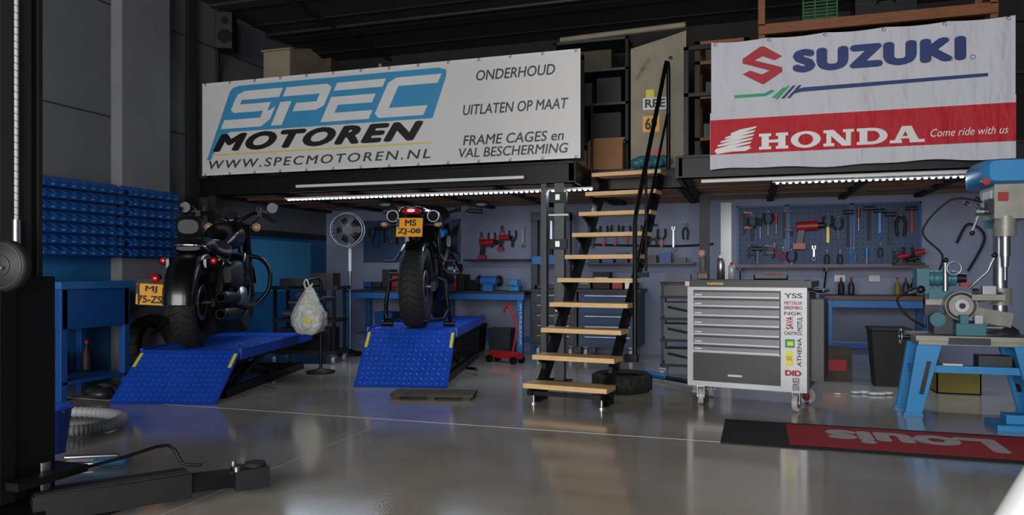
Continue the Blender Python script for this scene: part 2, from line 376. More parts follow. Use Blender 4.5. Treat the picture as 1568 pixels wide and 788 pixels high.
# ------------------------------------------------------------ motorcycle lifts
def lift(loc,rz,hgt,L=1.9,run=.44):
    b=B('motorcycle_lift'); w=.41
    n=V((0,-hgt,run)).normalized()*.02
    p=[V((-w,0,.012)),V((w,0,.012)),V((w,run,hgt)),V((-w,run,hgt))]
    b.add('lblue',p+[q-n for q in p],[(0,1,2,3),(7,6,5,4),(0,4,5,1),(1,5,6,2),(2,6,7,3),(3,7,4,0)])
    U=V((0,run,hgt-.012)); ul=U.length; U.normalize(); nn=V((0,-U.z,U.y))
    nx=16; nz=int(ul/.052)
    for i in range(nx):
        for j in range(nz):
            c=V((-w+.05+i*(2*w-.1)/(nx-1),0,.012))+U*(.03+j*.052)+nn*.0005
            d=V((1,0,0))*.016+U*.016*(1 if (i+j)%2 else -1); e=V((1,0,0))*.004-U*.004*(1 if (i+j)%2 else -1)
            b.add('lblue2',[c-d,c+e,c+d,c-e,c+nn*.003],[(0,1,4),(1,2,4),(2,3,4),(3,0,4)])
    for sx in (-1,1):
        o=V((sx*(w-.022),0,.012))+nn*.004
        a=[o+U*(ul*.66)+V((-.013,0,0)),o+U*(ul*.66)+V((.013,0,0)),o+U*(ul*.93)+V((.013,0,0)),o+U*(ul*.93)+V((-.013,0,0))]
        b.add('yellow',a+[q-nn*.003 for q in a],[(0,1,2,3),(7,6,5,4),(0,4,5,1),(1,5,6,2),(2,6,7,3),(3,7,4,0)])
        b.box('lblue',sx*w-.012,sx*w+.012,run,run+L,hgt-.07,hgt+.012)
        b.box('steel',sx*(w-.07)-.025,sx*(w-.07)+.025,run-.15,run+L-.1,0.0,.07)
        for y0,y1 in ((run+.05,run+.95),(run+.95,run+.05)):
            b.beam('steel',(sx*(w-.11)+(0.0 if y0<y1 else sx*-.03),y0,.06),(sx*(w-.11)+(0.0 if y0<y1 else sx*-.03),y1,hgt-.05),.025,.05)
        b.box('steel',sx*(w-.05)-.02,sx*(w-.05)+.02,run+.05,run+L-.05,hgt-.1,hgt-.03)
    b.box('lblue',-w,w,run,run+L,hgt-.03,hgt)
    for i in range(14):
        for j in range(int((L-.06)/.055)):
            c=V((-w+.06+i*(2*w-.12)/13,run+.04+j*.055,hgt+.0005)); sg=1 if (i+j)%2 else -1
            d=V((.014,.014*sg,0)); e=V((.004,-.004*sg,0))
            b.add('lblue2',[c-d,c+e,c+d,c-e,c+V((0,0,.003))],[(0,1,4),(1,2,4),(2,3,4),(3,0,4)])
    b.box('steel',-w+.05,w-.05,run-.15,run-.09,0,.06); b.box('steel',-w+.05,w-.05,run+L-.16,run+L-.1,0,.06)
    b.cyl('chrome',(.0,run+.3,.08),(.0,run+.75,hgt-.06),.03)
    b.tube('steel',[(w+.02,run+.5,.05),(w+.12,run+.45,.05),(w+.14,run+.35,.05)],.015)
    b.done(loc=loc,rz=rz)
A1,A2=math.radians(14.5),math.radians(12.4)
lift((-4.20,4.484,0),A1,.36,1.75); lift((-2.86,5.76,0),A2,.47,1.95)

# ------------------------------------------------------------ motorcycles (local: rear contact patch origin, +Y forward)
def wheel(b,c,R,w,rim,spokes=5,disc=True,rm='matte'):
    c=V(c); W=w/2
    b.lathe('rubber',c,(1,0,0),[(rim,-W*.7),(rim+.02,-W*.92),(R*.88,-W),(R*.95,-W*.85),(R*.985,-W*.5),(R,0),(R*.985,W*.5),(R*.95,W*.85),(R*.88,W),(rim+.02,W*.92),(rim,W*.7)],48)
    b.lathe(rm,c,(1,0,0),[(rim+.004,-W*.72),(rim-.02,-W*.6),(rim-.03,0),(rim-.02,W*.6),(rim+.004,W*.72)],40)
    for i in range(spokes*2 if spokes<8 else spokes):
        a=2*math.pi*i/(spokes*2 if spokes<8 else spokes)
        d=V((0,math.cos(a),math.sin(a))); b.cyl(rm,c+d*.04,c+d*(rim-.02),.014,.010,8)
    b.cyl(rm,c-V((W*.8,0,0)),c+V((W*.8,0,0)),.05); b.cyl('alu',c-V((W+.06,0,0)),c+V((W+.06,0,0)),.014,n=10)
    if disc: b.lathe('alu',c+V((W*.75,0,0)),(1,0,0),[(.09,0),(.13,0),(.13,.005),(.09,.005)],30,closed=True)
    for i in range(36):
        a=2*math.pi*i/36
        for sg in (-1,1):
            pts=[]
            for t in (.12,.45,.78):
                rr=R*(1-.055*t**3.0)*1.0012; aa=a+sg*.02+t*.14; pts.append(c+V((sg*W*t*.95,math.cos(aa)*rr,math.sin(aa)*rr)))
            b.tube('rubdark',pts,.0035,5)
def fender(b,m,c,R,hw,a0,a1,crown=.04,n=18,th=.004):
    rings=[]; c=V(c)
    for i in range(n+1):
        a=math.radians(a0+(a1-a0)*i/n); d=V((0,math.cos(a),math.sin(a))); r=[]
        for k in range(9):
            t=-1+2*k/8; r.append(c+V((hw*t,0,0))+d*(R-crown*t**4))
        for k in range(8,-1,-1):
            t=-1+2*k/8; r.append(c+V(((hw-th)*t,0,0))+d*(R-th-crown*t**4))
        rings.append(r)
    b.loft(m,rings)
def plate(b,c,rot,l1,l2,w=.2,hh=.145):
    old=b.T.copy()
    b.T=Matrix.Translation(V(c))@Euler(rot).to_matrix().to_4x4()
    b.box('plate',-w/2,w/2,-.003,.003,-hh/2,hh/2)
    for x in (-w/2,w/2-.003): b.box('pblack',x,x+.003,-.004,.004,-hh/2,hh/2)
    b.text('pblack',l1,(-.035,-.0045,.010),(.085,0,0),(0,0,.05),bold=.03)
    b.text('pblack',l2,(-.085,-.0045,-.060),(.17,0,0),(0,0,.052),bold=.03)
    b.box('pnavy',-w/2+.004,-w/2+.024,-.0042,-.003,.0,hh/2-.006)
    b.T=old
def fins(b,m,c,sx,sy,n,dz,tilt=0):
    for i in range(n):
        z=i*dz; b.cbox(m,(c[0],c[1]+math.sin(tilt)*z,c[2]+math.cos(tilt)*z),(sx*(1 if i%2 else .97),sy,dz*.42),(-tilt,0,0))
    b.cbox(m,(c[0],c[1]+math.sin(tilt)*n*dz/2,c[2]+math.cos(tilt)*n*dz/2),(sx*.8,sy*.8,n*dz),(-tilt,0,0))

# ---- sporty naked bike
b=B('motorcycle'); WB=1.30
wheel(b,(0,0,.32),.32,.185,.215); wheel(b,(0,WB,.30),.30,.12,.215)
for sx in (-1,1):
    b.beam('engine',(sx*.135,-.04,.32),(sx*.12,.5,.40),.035,.07); b.tube('steel',[(sx*.1,.5,.42),(sx*.17,.62,.6),(sx*.13,.9,.85),(sx*.04,1.0,.9)],.025,k=4)
    b.tube('steel',[(sx*.1,.5,.6),(sx*.1,.2,.78),(sx*.07,-.05,.84)],.016)
    b.lathe('engine',(sx*.155,-.17,.86),(sx*-.05,.9,-.12),[(.0,.02),(.032,.0),(.048,.0),(.052,.04),(.05,.4),(.03,.47)],22)
    b.cyl('rubdark',(sx*.155,-.172,.86),(sx*.155,-.15,.858),.036); b.ring('alu',(sx*.155,-.172,.86),.043,.006,(0,1,0),22,6)
    b.cyl('alu',(sx*.095,WB,.30),(sx*.095,WB-.17,.78),.026); b.cyl('steel',(sx*.095,WB-.15,.72),(sx*.095,WB-.24,.96),.03)
    b.lathe('alu',(sx*.075,WB,.30),(1,0,0),[(.1,0),(.15,0),(.15,.005),(.1,.005)],28,closed=True); b.cbox('matte',(sx*.085,WB-.12,.34),(.04,.06,.09),(.3,0,0))
    b.tube('matte',[(0,WB-.25,.95),(sx*.1,WB-.25,.97),(sx*.2,WB-.28,1.0),(sx*.33,WB-.36,.99),(sx*.44,WB-.40,.98)],.013,k=4)
    b.cyl('matte',(sx*.33,WB-.36,.99),(sx*.45,WB-.405,.98),.021); b.tube('alu',[(sx*.28,WB-.28,.99),(sx*.44,WB-.33,.97)],.006)
    b.cbox('matte',(sx*.29,WB-.33,1.01),(.07,.05,.05)); b.cyl('matte',(sx*.22,WB-.24,1.0),(sx*.22,WB-.24,1.04),.03)
    b.tube('matte',[(sx*.28,WB-.33,1.0),(sx*.34,WB-.33,1.05),(sx*.40,WB-.36,1.05)],.008)
    b.ball('matte',(sx*.44,WB-.36,1.05),(.075,.02,.035)); b.ball('mirror',(sx*.44,WB-.372,1.05),(.066,.012,.028))
    b.tube('matte',[(sx*.08,-.24,.79),(sx*.18,-.25,.79)],.008); b.ball('amber',(sx*.2,-.25,.79),(.03,.028,.018))
    b.tube('steel',[(sx*.12,.42,.5),(sx*.2,.4,.42),(sx*.3,.4,.42)],.011); b.tube('steel',[(sx*.1,.2,.68),(sx*.2,.15,.52),(sx*.29,.15,.52)],.01)
    b.tube('steel',[(sx*.2,.62,.6),(sx*.27,.8,.45),(sx*.25,1.0,.5)],.014,k=4)
    b.body('gloss',[(.62,sx*.18,.70,.02,.05),(.8,sx*.225,.72,.03,.12),(1.0,sx*.22,.74,.03,.13),(1.1,sx*.17,.78,.02,.06)])
b.beam('engine',(-.12,.5,.41),(.12,.5,.41),.08,.09)
fender(b,'gloss',(0,0,.32),.36,.1,20,128,.03); fender(b,'gloss',(0,WB,.30),.33,.075,40,150,.03)
b.body('engine',[(.5,0,.42,.14,.13),(.65,0,.42,.19,.18),(.85,0,.44,.19,.2),(1.0,0,.48,.15,.15)],e=4)
for sx in (-1,1): b.cyl('engine',(sx*.16,.68,.42),(sx*.225,.68,.42),.1,.085); b.cyl('alu',(sx*.225,.68,.42),(sx*.232,.68,.42),.05)
fins(b,'engine',(0,.82,.55),.34,.22,7,.026,.25)
b.box('matte',-.17,.17,1.0,1.04,.42,.74)
for i in range(9): b.box('alu',-.16,.16,.995,1.0,.44+i*.032,.445+i*.032)
for x in (-.12,-.04,.04,.12): b.tube('engine',[(x,.95,.58),(x*1.1,1.03,.5),(x*1.1,1.02,.3),(x*.7,.85,.2),(.12,.5,.22),(.16,.25,.4),(.155,.15,.7),(.155,.2,.83)],.02,k=4)
b.body('gloss',[(.45,0,.84,.08,.06),(.6,0,.87,.14,.1),(.8,0,.91,.17,.12),(1.0,0,.90,.15,.10),(1.12,0,.87,.07,.05)])
b.body('seat',[(-.05,0,.90,.1,.03),(.15,0,.895,.13,.04),(.35,0,.84,.14,.04),(.5,0,.83,.11,.04)])
b.body('gloss',[(-.24,0,.90,.05,.02),(-.2,0,.89,.1,.045),(-.05,0,.87,.13,.055),(.2,0,.83,.14,.07),(.45,0,.76,.13,.07)])
b.body('redl',[(-.262,0,.895,.03,.012),(-.245,0,.893,.07,.024),(-.22,0,.89,.075,.024)],k=3)
b.body('deepblue',[(.6,0,.76,.14,.05),(.85,0,.78,.16,.06),(1.02,0,.8,.14,.05)])
b.body('gloss',[(1.02,0,.91,.1,.08),(1.12,0,.92,.12,.1),(1.2,0,.90,.11,.09)]); b.ball('mirror',(0,1.23,.90),(.09,.05,.08))
b.body('matte',[(-.16,0,.83,.05,.02),(-.24,0,.80,.05,.03),(-.3,0,.76,.045,.02)],k=3)
b.beam('matte',(0,-.26,.80),(0,-.31,.70),.09,.012)
plate(b,(0,-.325,.765),(-.25,0,0),'MS','ZJ-08')
b.cyl('steel',(0,.3,.5),(0,.42,.72),.035); b.ring('red',(0,.36,.61),.04,.008,(0,.5,.87)); 
b.cbox('red',(.12,.62,.50),(.02,.1,.03)); b.tube('red',[(-.09,.6,.56),(-.17,.75,.66),(-.12,.92,.82)],.008,k=4)
b.done(loc=(-2.987,6.36,.472),rz=math.radians(16),scale=1.2)

# ---- cruiser
b=B('motorcycle'); WB=1.42
wheel(b,(0,0,.32),.32,.165,.2); wheel(b,(0,WB,.32),.32,.12,.23,10,True)
fender(b,'gloss',(0,0,.33),.37,.115,15,182,.06); fender(b,'gloss',(0,WB,.32),.355,.08,20,150,.04)
for sx in (-1,1):
    b.beam('steel',(sx*.14,-.02,.32),(sx*.13,.5,.36),.03,.06)
    b.beam('gloss',(sx*.125,-.16,.60),(sx*.12,.42,.62),.02,.06)
    b.cyl('chrome',(sx*.155,.04,.36),(sx*.155,.18,.62),.02); b.lathe('matte',(sx*.155,.05,.38),(0,.14,.26),[(.03,0),(.036,.02),(.03,.04),(.036,.06),(.03,.08),(.036,.10),(.03,.12),(.036,.14),(.03,.16),(.036,.18),(.03,.2)],16)
    b.cyl('matte',(sx*.1,WB,.32),(sx*.1,WB-.22,.85),.03); b.cyl('gloss',(sx*.1,WB-.14,.64),(sx*.1,WB-.26,.95),.037)
    b.tube('steel',[(sx*.05,WB-.32,.86),(sx*.12,1.0,.5),(sx*.12,.85,.2),(sx*.13,.5,.2),(sx*.13,.42,.6)],.018,k=4)
    b.tube('gloss',[(0,WB-.28,.96),(sx*.08,WB-.28,1.0),(sx*.2,WB-.33,1.05),(sx*.3,WB-.42,1.03),(sx*.38,WB-.5,.98)],.015,k=4)
    b.cyl('matte',(sx*.30,WB-.43,1.025),(sx*.40,WB-.51,.97),.022); b.tube('gloss',[(sx*.27,WB-.33,1.04),(sx*.40,WB-.42,.99)],.008)
    b.cbox('matte',(sx*.27,WB-.38,1.04),(.07,.06,.05)); b.cyl('matte',(sx*.22,WB-.33,1.06),(sx*.22,WB-.33,1.10),.032)
    b.tube('gloss',[(sx*.27,WB-.38,1.06),(sx*.30,WB-.38,1.10),(sx*.33,WB-.40,1.11)],.008)
    b.lathe('gloss',(sx*.36,WB-.40,1.09),(0,-1,0),[(.001,-.03),(.04,-.025),(.05,0),(.05,.008)],22); b.cyl('mirror',(sx*.36,WB-.405,1.09),(sx*.36,WB-.409,1.09),.045,n=22)
    b.tube('matte',[(sx*.12,-.12,.64),(sx*.16,-.12,.64)],.01)
    b.lathe('gloss',(sx*.17,-.11,.62),(0,-1,0),[(.001,-.05),(.026,-.03),(.03,.0)],18); b.ball('redl',(sx*.17,-.11,.62),(.026,.014,.026))
    b.tube('gloss',[(sx*.08,1.0,.68),(sx*.25,1.02,.66),(sx*.34,1.0,.55),(sx*.33,.98,.38),(sx*.22,.96,.26),(sx*.1,.95,.22)],.018,k=5)
    b.cbox('matte',(sx*.24,.78,.27),(.12,.32,.02),(.06,0,0)); b.tube('steel',[(sx*.12,.7,.25),(sx*.26,.7,.26)],.012)
    b.lathe('gloss',(sx*.2,WB-.28,.93),(0,-1,0),[(.001,-.08),(.035,-.05),(.046,.0)],20); b.ball('amber',(sx*.2,WB-.28,.93),(.04,.02,.04))
b.body('engine',[(.42,0,.34,.12,.11),(.55,0,.34,.17,.16),(.8,0,.34,.17,.16),(.95,0,.36,.12,.1)],e=3.5)
fins(b,'engine',(0,.6,.46),.22,.19,9,.026,-.38); fins(b,'engine',(0,.74,.46),.22,.19,9,.026,.38)
b.lathe('gloss',(.13,.67,.6),(1,0,0),[(.001,.1),(.07,.1),(.1,.08),(.1,.0)],26); b.lathe('alu',(.17,.67,.34),(1,0,0),[(.001,.05),(.07,.045),(.1,.0)],26)
b.lathe('engine',(-.17,.72,.34),(-1,0,0),[(.001,.06),(.09,.055),(.12,.0)],26)
b.tube('engine',[(.08,.88,.6),(.16,.98,.5),(.18,.9,.3),(.2,.6,.22),(.22,.3,.24)],.024,k=5)
b.tube('engine',[(.08,.5,.6),(.18,.44,.5),(.21,.4,.38),(.22,.3,.34)],.024,k=5)
for z in (.22,.34): b.lathe('engine',(.215,.38,z),(0,-1,.04),[(.026,0),(.045,.05),(.048,.1),(.048,.42),(.036,.48),(.03,.48),(.028,.42)],20)
b.body('gloss',[(.58,0,.74,.07,.06),(.7,0,.80,.13,.1),(.9,0,.84,.155,.12),(1.08,0,.85,.12,.1),(1.2,0,.86,.05,.05)],e=2.3)
b.body('seat',[(-.12,0,.71,.08,.02),(-.05,0,.73,.12,.05),(.1,0,.74,.13,.06),(.22,0,.70,.13,.05),(.35,0,.68,.18,.06),(.5,0,.72,.15,.06),(.62,0,.76,.08,.04)])
b.body('gloss',[(.15,0,.56,.14,.1),(.35,0,.58,.16,.1),(.55,0,.6,.13,.1)],e=4)
b.tube('chrome',[(-.11,.0,.69),(-.10,-.10,.72),(-.05,-.13,.73),(.05,-.13,.73),(.10,-.10,.72),(.11,.0,.69)],.010,k=4)
b.body('seat',[(-.12,0,.86,.07,.05),(-.09,0,.86,.095,.075),(-.05,0,.86,.09,.07)],k=3); b.tube('gloss',[(-.08,-.03,.72),(-.08,-.08,.84)],.01); b.tube('gloss',[(.08,-.03,.72),(.08,-.08,.84)],.01)
b.lathe('gloss',(0,WB-.2,.90),(0,1,0),[(.001,-.12),(.07,-.1),(.1,-.02),(.1,.05)],26); b.ball('mirror',(0,WB-.14,.90),(.095,.04,.095))
b.lathe('gloss',(0,WB-.32,1.02),(0,-1,.5),[(.05,-.03),(.055,.0),(.05,.01),(.001,.012)],24); b.cyl('mirror',(0,WB-.333,1.028),(0,WB-.336,1.03),.045,n=22)
for sx in (-1,1): b.tube('cable',[(sx*.28,WB-.4,1.04),(sx*.18,WB-.15,1.01),(sx*.05,WB-.2,.86),(0,1.0,.7)],.006,6,k=5)
b.body('gloss',[(.6,.18,.5,.02,.05),(.75,.19,.5,.03,.08),(.9,.17,.5,.02,.05)])
b.tube('gloss',[(.14,.1,.66),(.22,.12,.6),(.24,.3,.55),(.22,.5,.6)],.012,k=4); b.body('matte',[(.1,.21,.52,.03,.06),(.2,.22,.52,.05,.1),(.36,.22,.52,.05,.1),(.42,.2,.52,.03,.06)],e=4)
b.tube('steel',[(-.12,0,.34),(-.15,-.1,.36),(-.21,-.17,.37)],.012); b.cbox('matte',(-.215,-.175,.40),(.2,.01,.18))
plate(b,(-.23,-.187,.385),(0,math.radians(3),math.radians(-8)),'MJ','75-ZS')
b.lathe('matte',(-.20,-.17,.495),(0,-1,0),[(.001,-.06),(.03,-.04),(.036,0)],18); b.ball('redl',(-.20,-.175,.495),(.034,.022,.034)); b.tube('steel',[(-.20,-.15,.49),(-.18,-.12,.40)],.008)
b.tube('steel',[(-.14,.1,.28),(-.26,.05,.12),(-.29,.0,.1)],.012)
b.done(loc=(-4.47,5.12,.362),rz=math.radians(25),scale=1.17)

b=B('paddock_stand')
for sx in (-1,1):
    b.tube('steel',[(sx*.16,.02,.38),(sx*.22,.0,.36),(sx*.24,-.02,.2),(sx*.26,.05,.022)],.016); b.cyl('steel',(sx*.2,.05,.026),(sx*.29,.05,.026),.024)
    b.tube('steel',[(sx*.245,-.0,.14),(sx*.22,-.12,.07),(sx*.1,-.14,.06)],.014)
b.tube('steel',[(-.1,-.14,.06),(.1,-.14,.06)],.014)
b.done(loc=(-2.98,6.36,.474),rz=math.radians(16),scale=1.2)

# ------------------------------------------------------------ tool trolley
def caster(b,x,y,R=.062,ang=0,hub='red'):
    old=b.T.copy(); b.T=b.T@Matrix.Translation((x,y,0))@Matrix.Rotation(ang,4,'Z')
    b.lathe('wheelc',(0,0,R),(1,0,0),[(R*.6,-.018),(R*.95,-.018),(R,-.008),(R,.008),(R*.95,.018),(R*.6,.018)],26); b.cyl(hub,(-.017,0,R),(.017,0,R),R*.62)
    b.cyl('alu',(-.026,0,R),(.026,0,R),.012)
    for sx in (-1,1): b.poly('alu',[(-.02,R-.01),(.02,R-.01),(.045,R*2+.012),(-.0,R*2+.012)],(sx*.024,0,0),(0,1,0),(0,0,1),.003)
    b.box('alu',-.03,.03,-.02,.05,R*2+.008,R*2+.016)
    b.T=old
b=B('tool_trolley'); W=.42
b.box('silver',-W,W,0,.5,.145,.885); b.box('dark',W,W+.012,.03,.48,.17,.86)
b.box('dark',-W-.01,W+.03,-.02,.52,.885,.93); b.box('dark',-W+.02,W-.02,.02,.48,.93,.936)
b.box('silver',-W-.012,-W+.02,-.025,.1,.89,.925)
b.text('yellow','YAMAHA',(-.27,-.0215,.9),(.12,0,0),(0,0,.018),bold=.02)
zs=[.860,.80,.735,.665,.595,.525,.455,.40]
for i in range(7):
    z1=zs[i];z0=zs[i+1]
    b.box('dark',-W+.045,.245,-.003,0,z0,z1); b.box('drawer',-W+.05,.24,-.018,-.002,z0+.014,z1-.014); b.box('silver',-W+.05,.24,-.032,-.016,z0+.004,z0+.016)
    b.box('white',-W+.06,-W+.11,-.0185,-.018,z0+.022,z0+.030)
b.box('dark',-W+.045,.245,-.012,0,.185,.395); b.box('silver',-.12,-.02,-.013,-.011,.23,.245)
b.box('silver',.262,.40,-.004,0,.15,.87)
for t,z,hh,m in (('YSS',.81,.035,'pgrey'),('METZELER',.765,.022,'pred'),('BREMBO',.73,.025,'pred'),('NGK',.69,.025,'pgrey'),('CASTROL',.55,.025,'pblack')):
    b.text(m,t,(.27,-.006,z),(.12,0,0),(0,0,hh),bold=.02)
b.box('white',.265,.395,-.0055,-.004,.255,.31); b.text('pred','DID',(.275,-.0065,.262),(.11,0,0),(0,0,.04),bold=.06)
b.text('pblack','ATHENA',(.385,-.006,.33),(0,0,.2),(-.03,0,0),bold=.02); b.text('pgrey','SERIES',(.37,-.006,.16),(0,0,.09),(-.045,0,0),bold=.02); b.text('pred','SAVA',(.33,-.006,.59),(0,0,.09),(-.05,0,0),bold=.03); b.text('pgrey','MOTUL',(.39,-.006,.58),(0,0,.10),(-.035,0,0),bold=.03)
b.box('yellow',.28,.33,-.006,-.004,.33,.44); b.text('pblack','OIL',(.285,-.007,.37),(.04,0,0),(0,0,.03)); b.box('pgreen',.275,.34,-.006,-.004,.46,.52); b.box('yellow',.29,.33,-.007,-.006,.475,.505)
for x,y,a in ((-W+.08,.07,.3),(W-.08,.07,-.1),(-W+.08,.43,.2),(W-.04,.43,.9)): caster(b,x,y,.062,a)
b.tube('dark',[(W+.01,.05,.86),(W+.09,.07,.86),(W+.1,.1,.86),(W+.1,.4,.86),(W+.09,.43,.86),(W+.01,.45,.86)],.014)
b.box('dark',W+.012,W+.10,.10,.44,.22,.80); b.box('matte',W+.10,W+.104,.12,.42,.25,.77)
b.done(loc=(-.03,5.63,0),rz=math.radians(-10),bevel=.003)
def can(name,x,y,z,r,hh,m,cap='white'):
    b=B(name); b.lathe(m,(0,0,0),(0,0,1),[(.0,0),(r,0),(r,hh*.78),(r*.7,hh*.84),(r*.55,hh*.86)],18); b.lathe(cap,(0,0,hh*.85),(0,0,1),[(r*.55,0),(r*.5,hh*.14),(.0,hh*.15)],14); b.done(loc=(x,y,z))
can('spray_can',-.21,5.93,.938,.03,.19,'alu'); can('spray_can',-.13,5.95,.938,.025,.13,'silver','red')
b=B('cordless_drill'); b.cyl('dark',(0,-.07,.2),(0,.06,.2),.03); b.cyl('red',(0,-.1,.2),(0,-.07,.2),.02); b.beam('dark',(0,.03,.19),(0,.05,.04),.04,.045); b.box('dark',-.04,.04,-.0,.1,0,.05); b.box('red',-.041,.041,.02,.08,.05,.06); b.done(loc=(-.35,5.98,.938),bevel=.004)
b=B('tool_tray'); b.box('dark',-.12,.12,-.08,.08,0,.008); 
for x in (-.12,.112): b.box('dark',x,x+.008,-.08,.08,0,.035)
for y in (-.08,.072): b.box('dark',-.12,.12,y,y+.008,0,.035)
b.tube('chrome',[(-.09,0,.02),(.08,.03,.03)],.008); b.tube('red',[(-.05,-.04,.03),(.09,-.03,.035)],.009); b.done(loc=(.15,5.88,.938))

# ------------------------------------------------------------ floor mat
b=B('floor_mat'); b.box('matk',-.16,1.95,4.47,5.17,0,.008); b.box('matr',.22,1.90,4.53,5.12,.008,.0095)
b.text('matw','Louis',(1.36,5.02,.0105),(-.92,0,0),(0,-.37,0),bold=.05); b.done(loc=(-.04,0.0,0),rz=math.radians(-.5))

# ------------------------------------------------------------ drilling machine (right)
b=B('drill_press')
for x0,s in ((1.18,-1),(1.76,1)):      # splayed cast legs
    for yy in (5.78,6.10):
        b.poly('mblue',[(s*.10-.05,.0),(s*.10+.05,0),(.075,.49),(-.075,.49)],(x0,yy,0),(1,0,0),(0,0,1),.05)
        b.poly('dark',[(s*.05-.015,.15),(s*.05+.015,.15),(.012,.38),(-.015,.38)],(x0,yy-.051,0),(1,0,0),(0,0,1),.002)
        b.box('mblue',x0+s*.10-.06,x0+s*.10+.06,yy-.06,yy+.01,0,.02)
    b.box('mblue',x0-.03+s*.04,x0+.03+s*.04,5.75,6.08,.22,.28)
b.box('mblue',1.10,1.82,5.78,6.08,.30,.325); b.box('mblue',1.1,1.82,5.765,5.78,.30,.35)
b.box('beige',1.12,1.88,5.76,6.14,.49,.52); b.box('beige',1.10,1.92,5.74,6.16,.52,.555)
b.box('white',1.28,1.40,5.80,5.9,.326,.36); b.box('gsteel',1.5,1.7,5.82,5.95,.326,.42); b.box('dark',1.14,1.26,5.82,5.95,.326,.38)
b.box('gsteel',1.30,1.55,5.735,5.742,.50,.545)
for y in (5.80,5.90,6.0): b.box('dark',1.11,1.90,y,y+.015,.555,.557)
b.cyl('dark',(1.04,5.95,.53),(1.10,5.95,.53),.02); b.ring('alu',(1.04,5.95,.53),.05,.008,(1,0,0)); 
b.cyl('alu',(1.70,6.08,.56),(1.70,6.08,1.72),.045); b.lathe('gsteel',(1.70,6.08,.556),(0,0,1),[(.12,0),(.11,.03),(.07,.06),(.065,.14),(.046,.14)],24)
b.box('beige',1.46,1.66,5.82,6.02,.80,.84); b.cyl('beige',(1.70,6.08,.76),(1.70,6.08,.88),.07); b.beam('beige',(1.70,6.08,.82),(1.56,5.94,.81),.1,.06)
b.ring('alu',(1.57,5.90,.85),.08,.008); b.box('dark',1.50,1.62,5.84,5.98,.84,.88); b.box('alu',1.52,1.60,5.80,5.84,.84,.90)
b.box('teal',1.36,1.54,5.80,5.96,.557,.64); b.box('teal',1.38,1.43,5.78,5.98,.64,.70); b.box('alu',1.47,1.52,5.79,5.97,.64,.70); b.cyl('alu',(1.54,5.88,.61),(1.66,5.88,.61),.015); b.tube('alu',[(1.66,5.80,.63),(1.66,5.96,.59)],.008)
b.cyl('beige',(1.40,5.84,.76),(1.40,5.92,.76),.10,n=32); b.ring('gsteel',(1.40,5.84,.76),.085,.008,(0,1,0)); b.cyl('alu',(1.40,5.82,.76),(1.40,5.84,.76),.045,n=24); b.cyl('dark',(1.40,5.81,.76),(1.40,5.82,.76),.02)
b.beam('beige',(1.40,5.9,.72),(1.72,5.92,.66),.06,.10); b.box('gsteel',1.24,1.36,5.88,6.06,.557,.70); b.cyl('teal',(1.26,5.86,.66),(1.26,5.88,.66),.05)
b.cyl('teal',(1.20,6.0,.95),(1.40,5.98,.95),.055); b.box('teal',1.14,1.22,5.92,6.06,.84,1.02); b.box('teal',1.22,1.36,5.94,6.04,.80,.88); b.cyl('alu',(1.32,5.92,.86),(1.32,5.92,1.06),.018); b.ring('alu',(1.36,5.86,1.02),.045,.007,(0,1,0)); b.ball('dark',(1.32,5.92,1.08),.02)
for k in range(5): b.ring('teal',(1.22+k*.035,6.0-.003*k,.95),.056,.006,(1,0,0),20,5)
b.cyl('dark',(1.40,5.98,.95),(1.46,5.98,.95),.035); b.box('red',1.40,1.46,5.86,5.90,.895,.92); b.ball('dark',(1.16,5.9,.87),.03); b.tube('alu',[(1.16,5.9,.87),(1.08,5.88,.84)],.008)
b.tube('alu',[(1.46,5.9,.88),(1.56,5.84,1.0),(1.60,5.84,1.1)],.009); b.ball('dark',(1.60,5.84,1.11),.02)
b.tube('cable',[(1.14,5.98,.88),(1.02,5.95,.80),(1.08,5.92,.68),(1.2,5.95,.6)],.009,k=5)
b.beam('gsteel',(1.24,6.0,.68),(1.24,6.0,.86),.08,.06,(0,1,0)); b.box('beige',1.2,1.34,5.94,6.02,.76,.80)
# head
b.box('beige',1.60,1.84,5.84,6.18,1.36,1.60); b.cyl('beige',(1.68,5.90,1.24),(1.68,5.90,1.38),.065); b.cyl('alu',(1.68,5.90,1.1),(1.68,5.90,1.24),.032); b.cyl('alu',(1.68,5.90,1.03),(1.68,5.90,1.1),.022,.026); b.cyl('chrome',(1.68,5.90,.94),(1.68,5.90,1.04),.006)
b.body('mblue',[(5.76,1.70,1.68,.15,.07),(5.84,1.70,1.68,.19,.085),(6.1,1.70,1.68,.19,.085),(6.35,1.72,1.68,.17,.085),(6.38,1.72,1.68,.13,.07)],e=6,k=3)
b.cyl('teal',(1.74,6.3,1.32),(1.74,6.3,1.60),.08); b.box('white',1.595,1.60,5.9,6.1,1.42,1.56); b.box('red',1.62,1.68,5.83,5.84,1.48,1.54); b.box('dark',1.57,1.60,5.86,5.96,1.40,1.5); b.cyl('red',(1.53,5.80,1.61),(1.53,5.76,1.61),.025)
b.cyl('alu',(1.52,5.98,1.42),(1.60,5.98,1.42),.03)
for i in range(3):
    a=.5+i*2.094; b.tube('alu',[(1.55,5.98,1.42),(1.5,5.98+.14*math.cos(a),1.42+.14*math.sin(a))],.008); b.ball('dark',(1.5,5.98+.15*math.cos(a),1.42+.15*math.sin(a)),.018)
b.box('mblue',1.48,2.0,5.34,5.62,.0,.035); b.box('mblue',1.55,2.0,5.42,5.54,.035,.09)
b.tube('cable',[(1.60,6.12,1.5),(1.4,6.12,1.52),(1.22,6.14,1.3),(1.34,6.1,1.12),(1.30,6.06,.98)],.008,k=6)
b.done(bevel=.005)

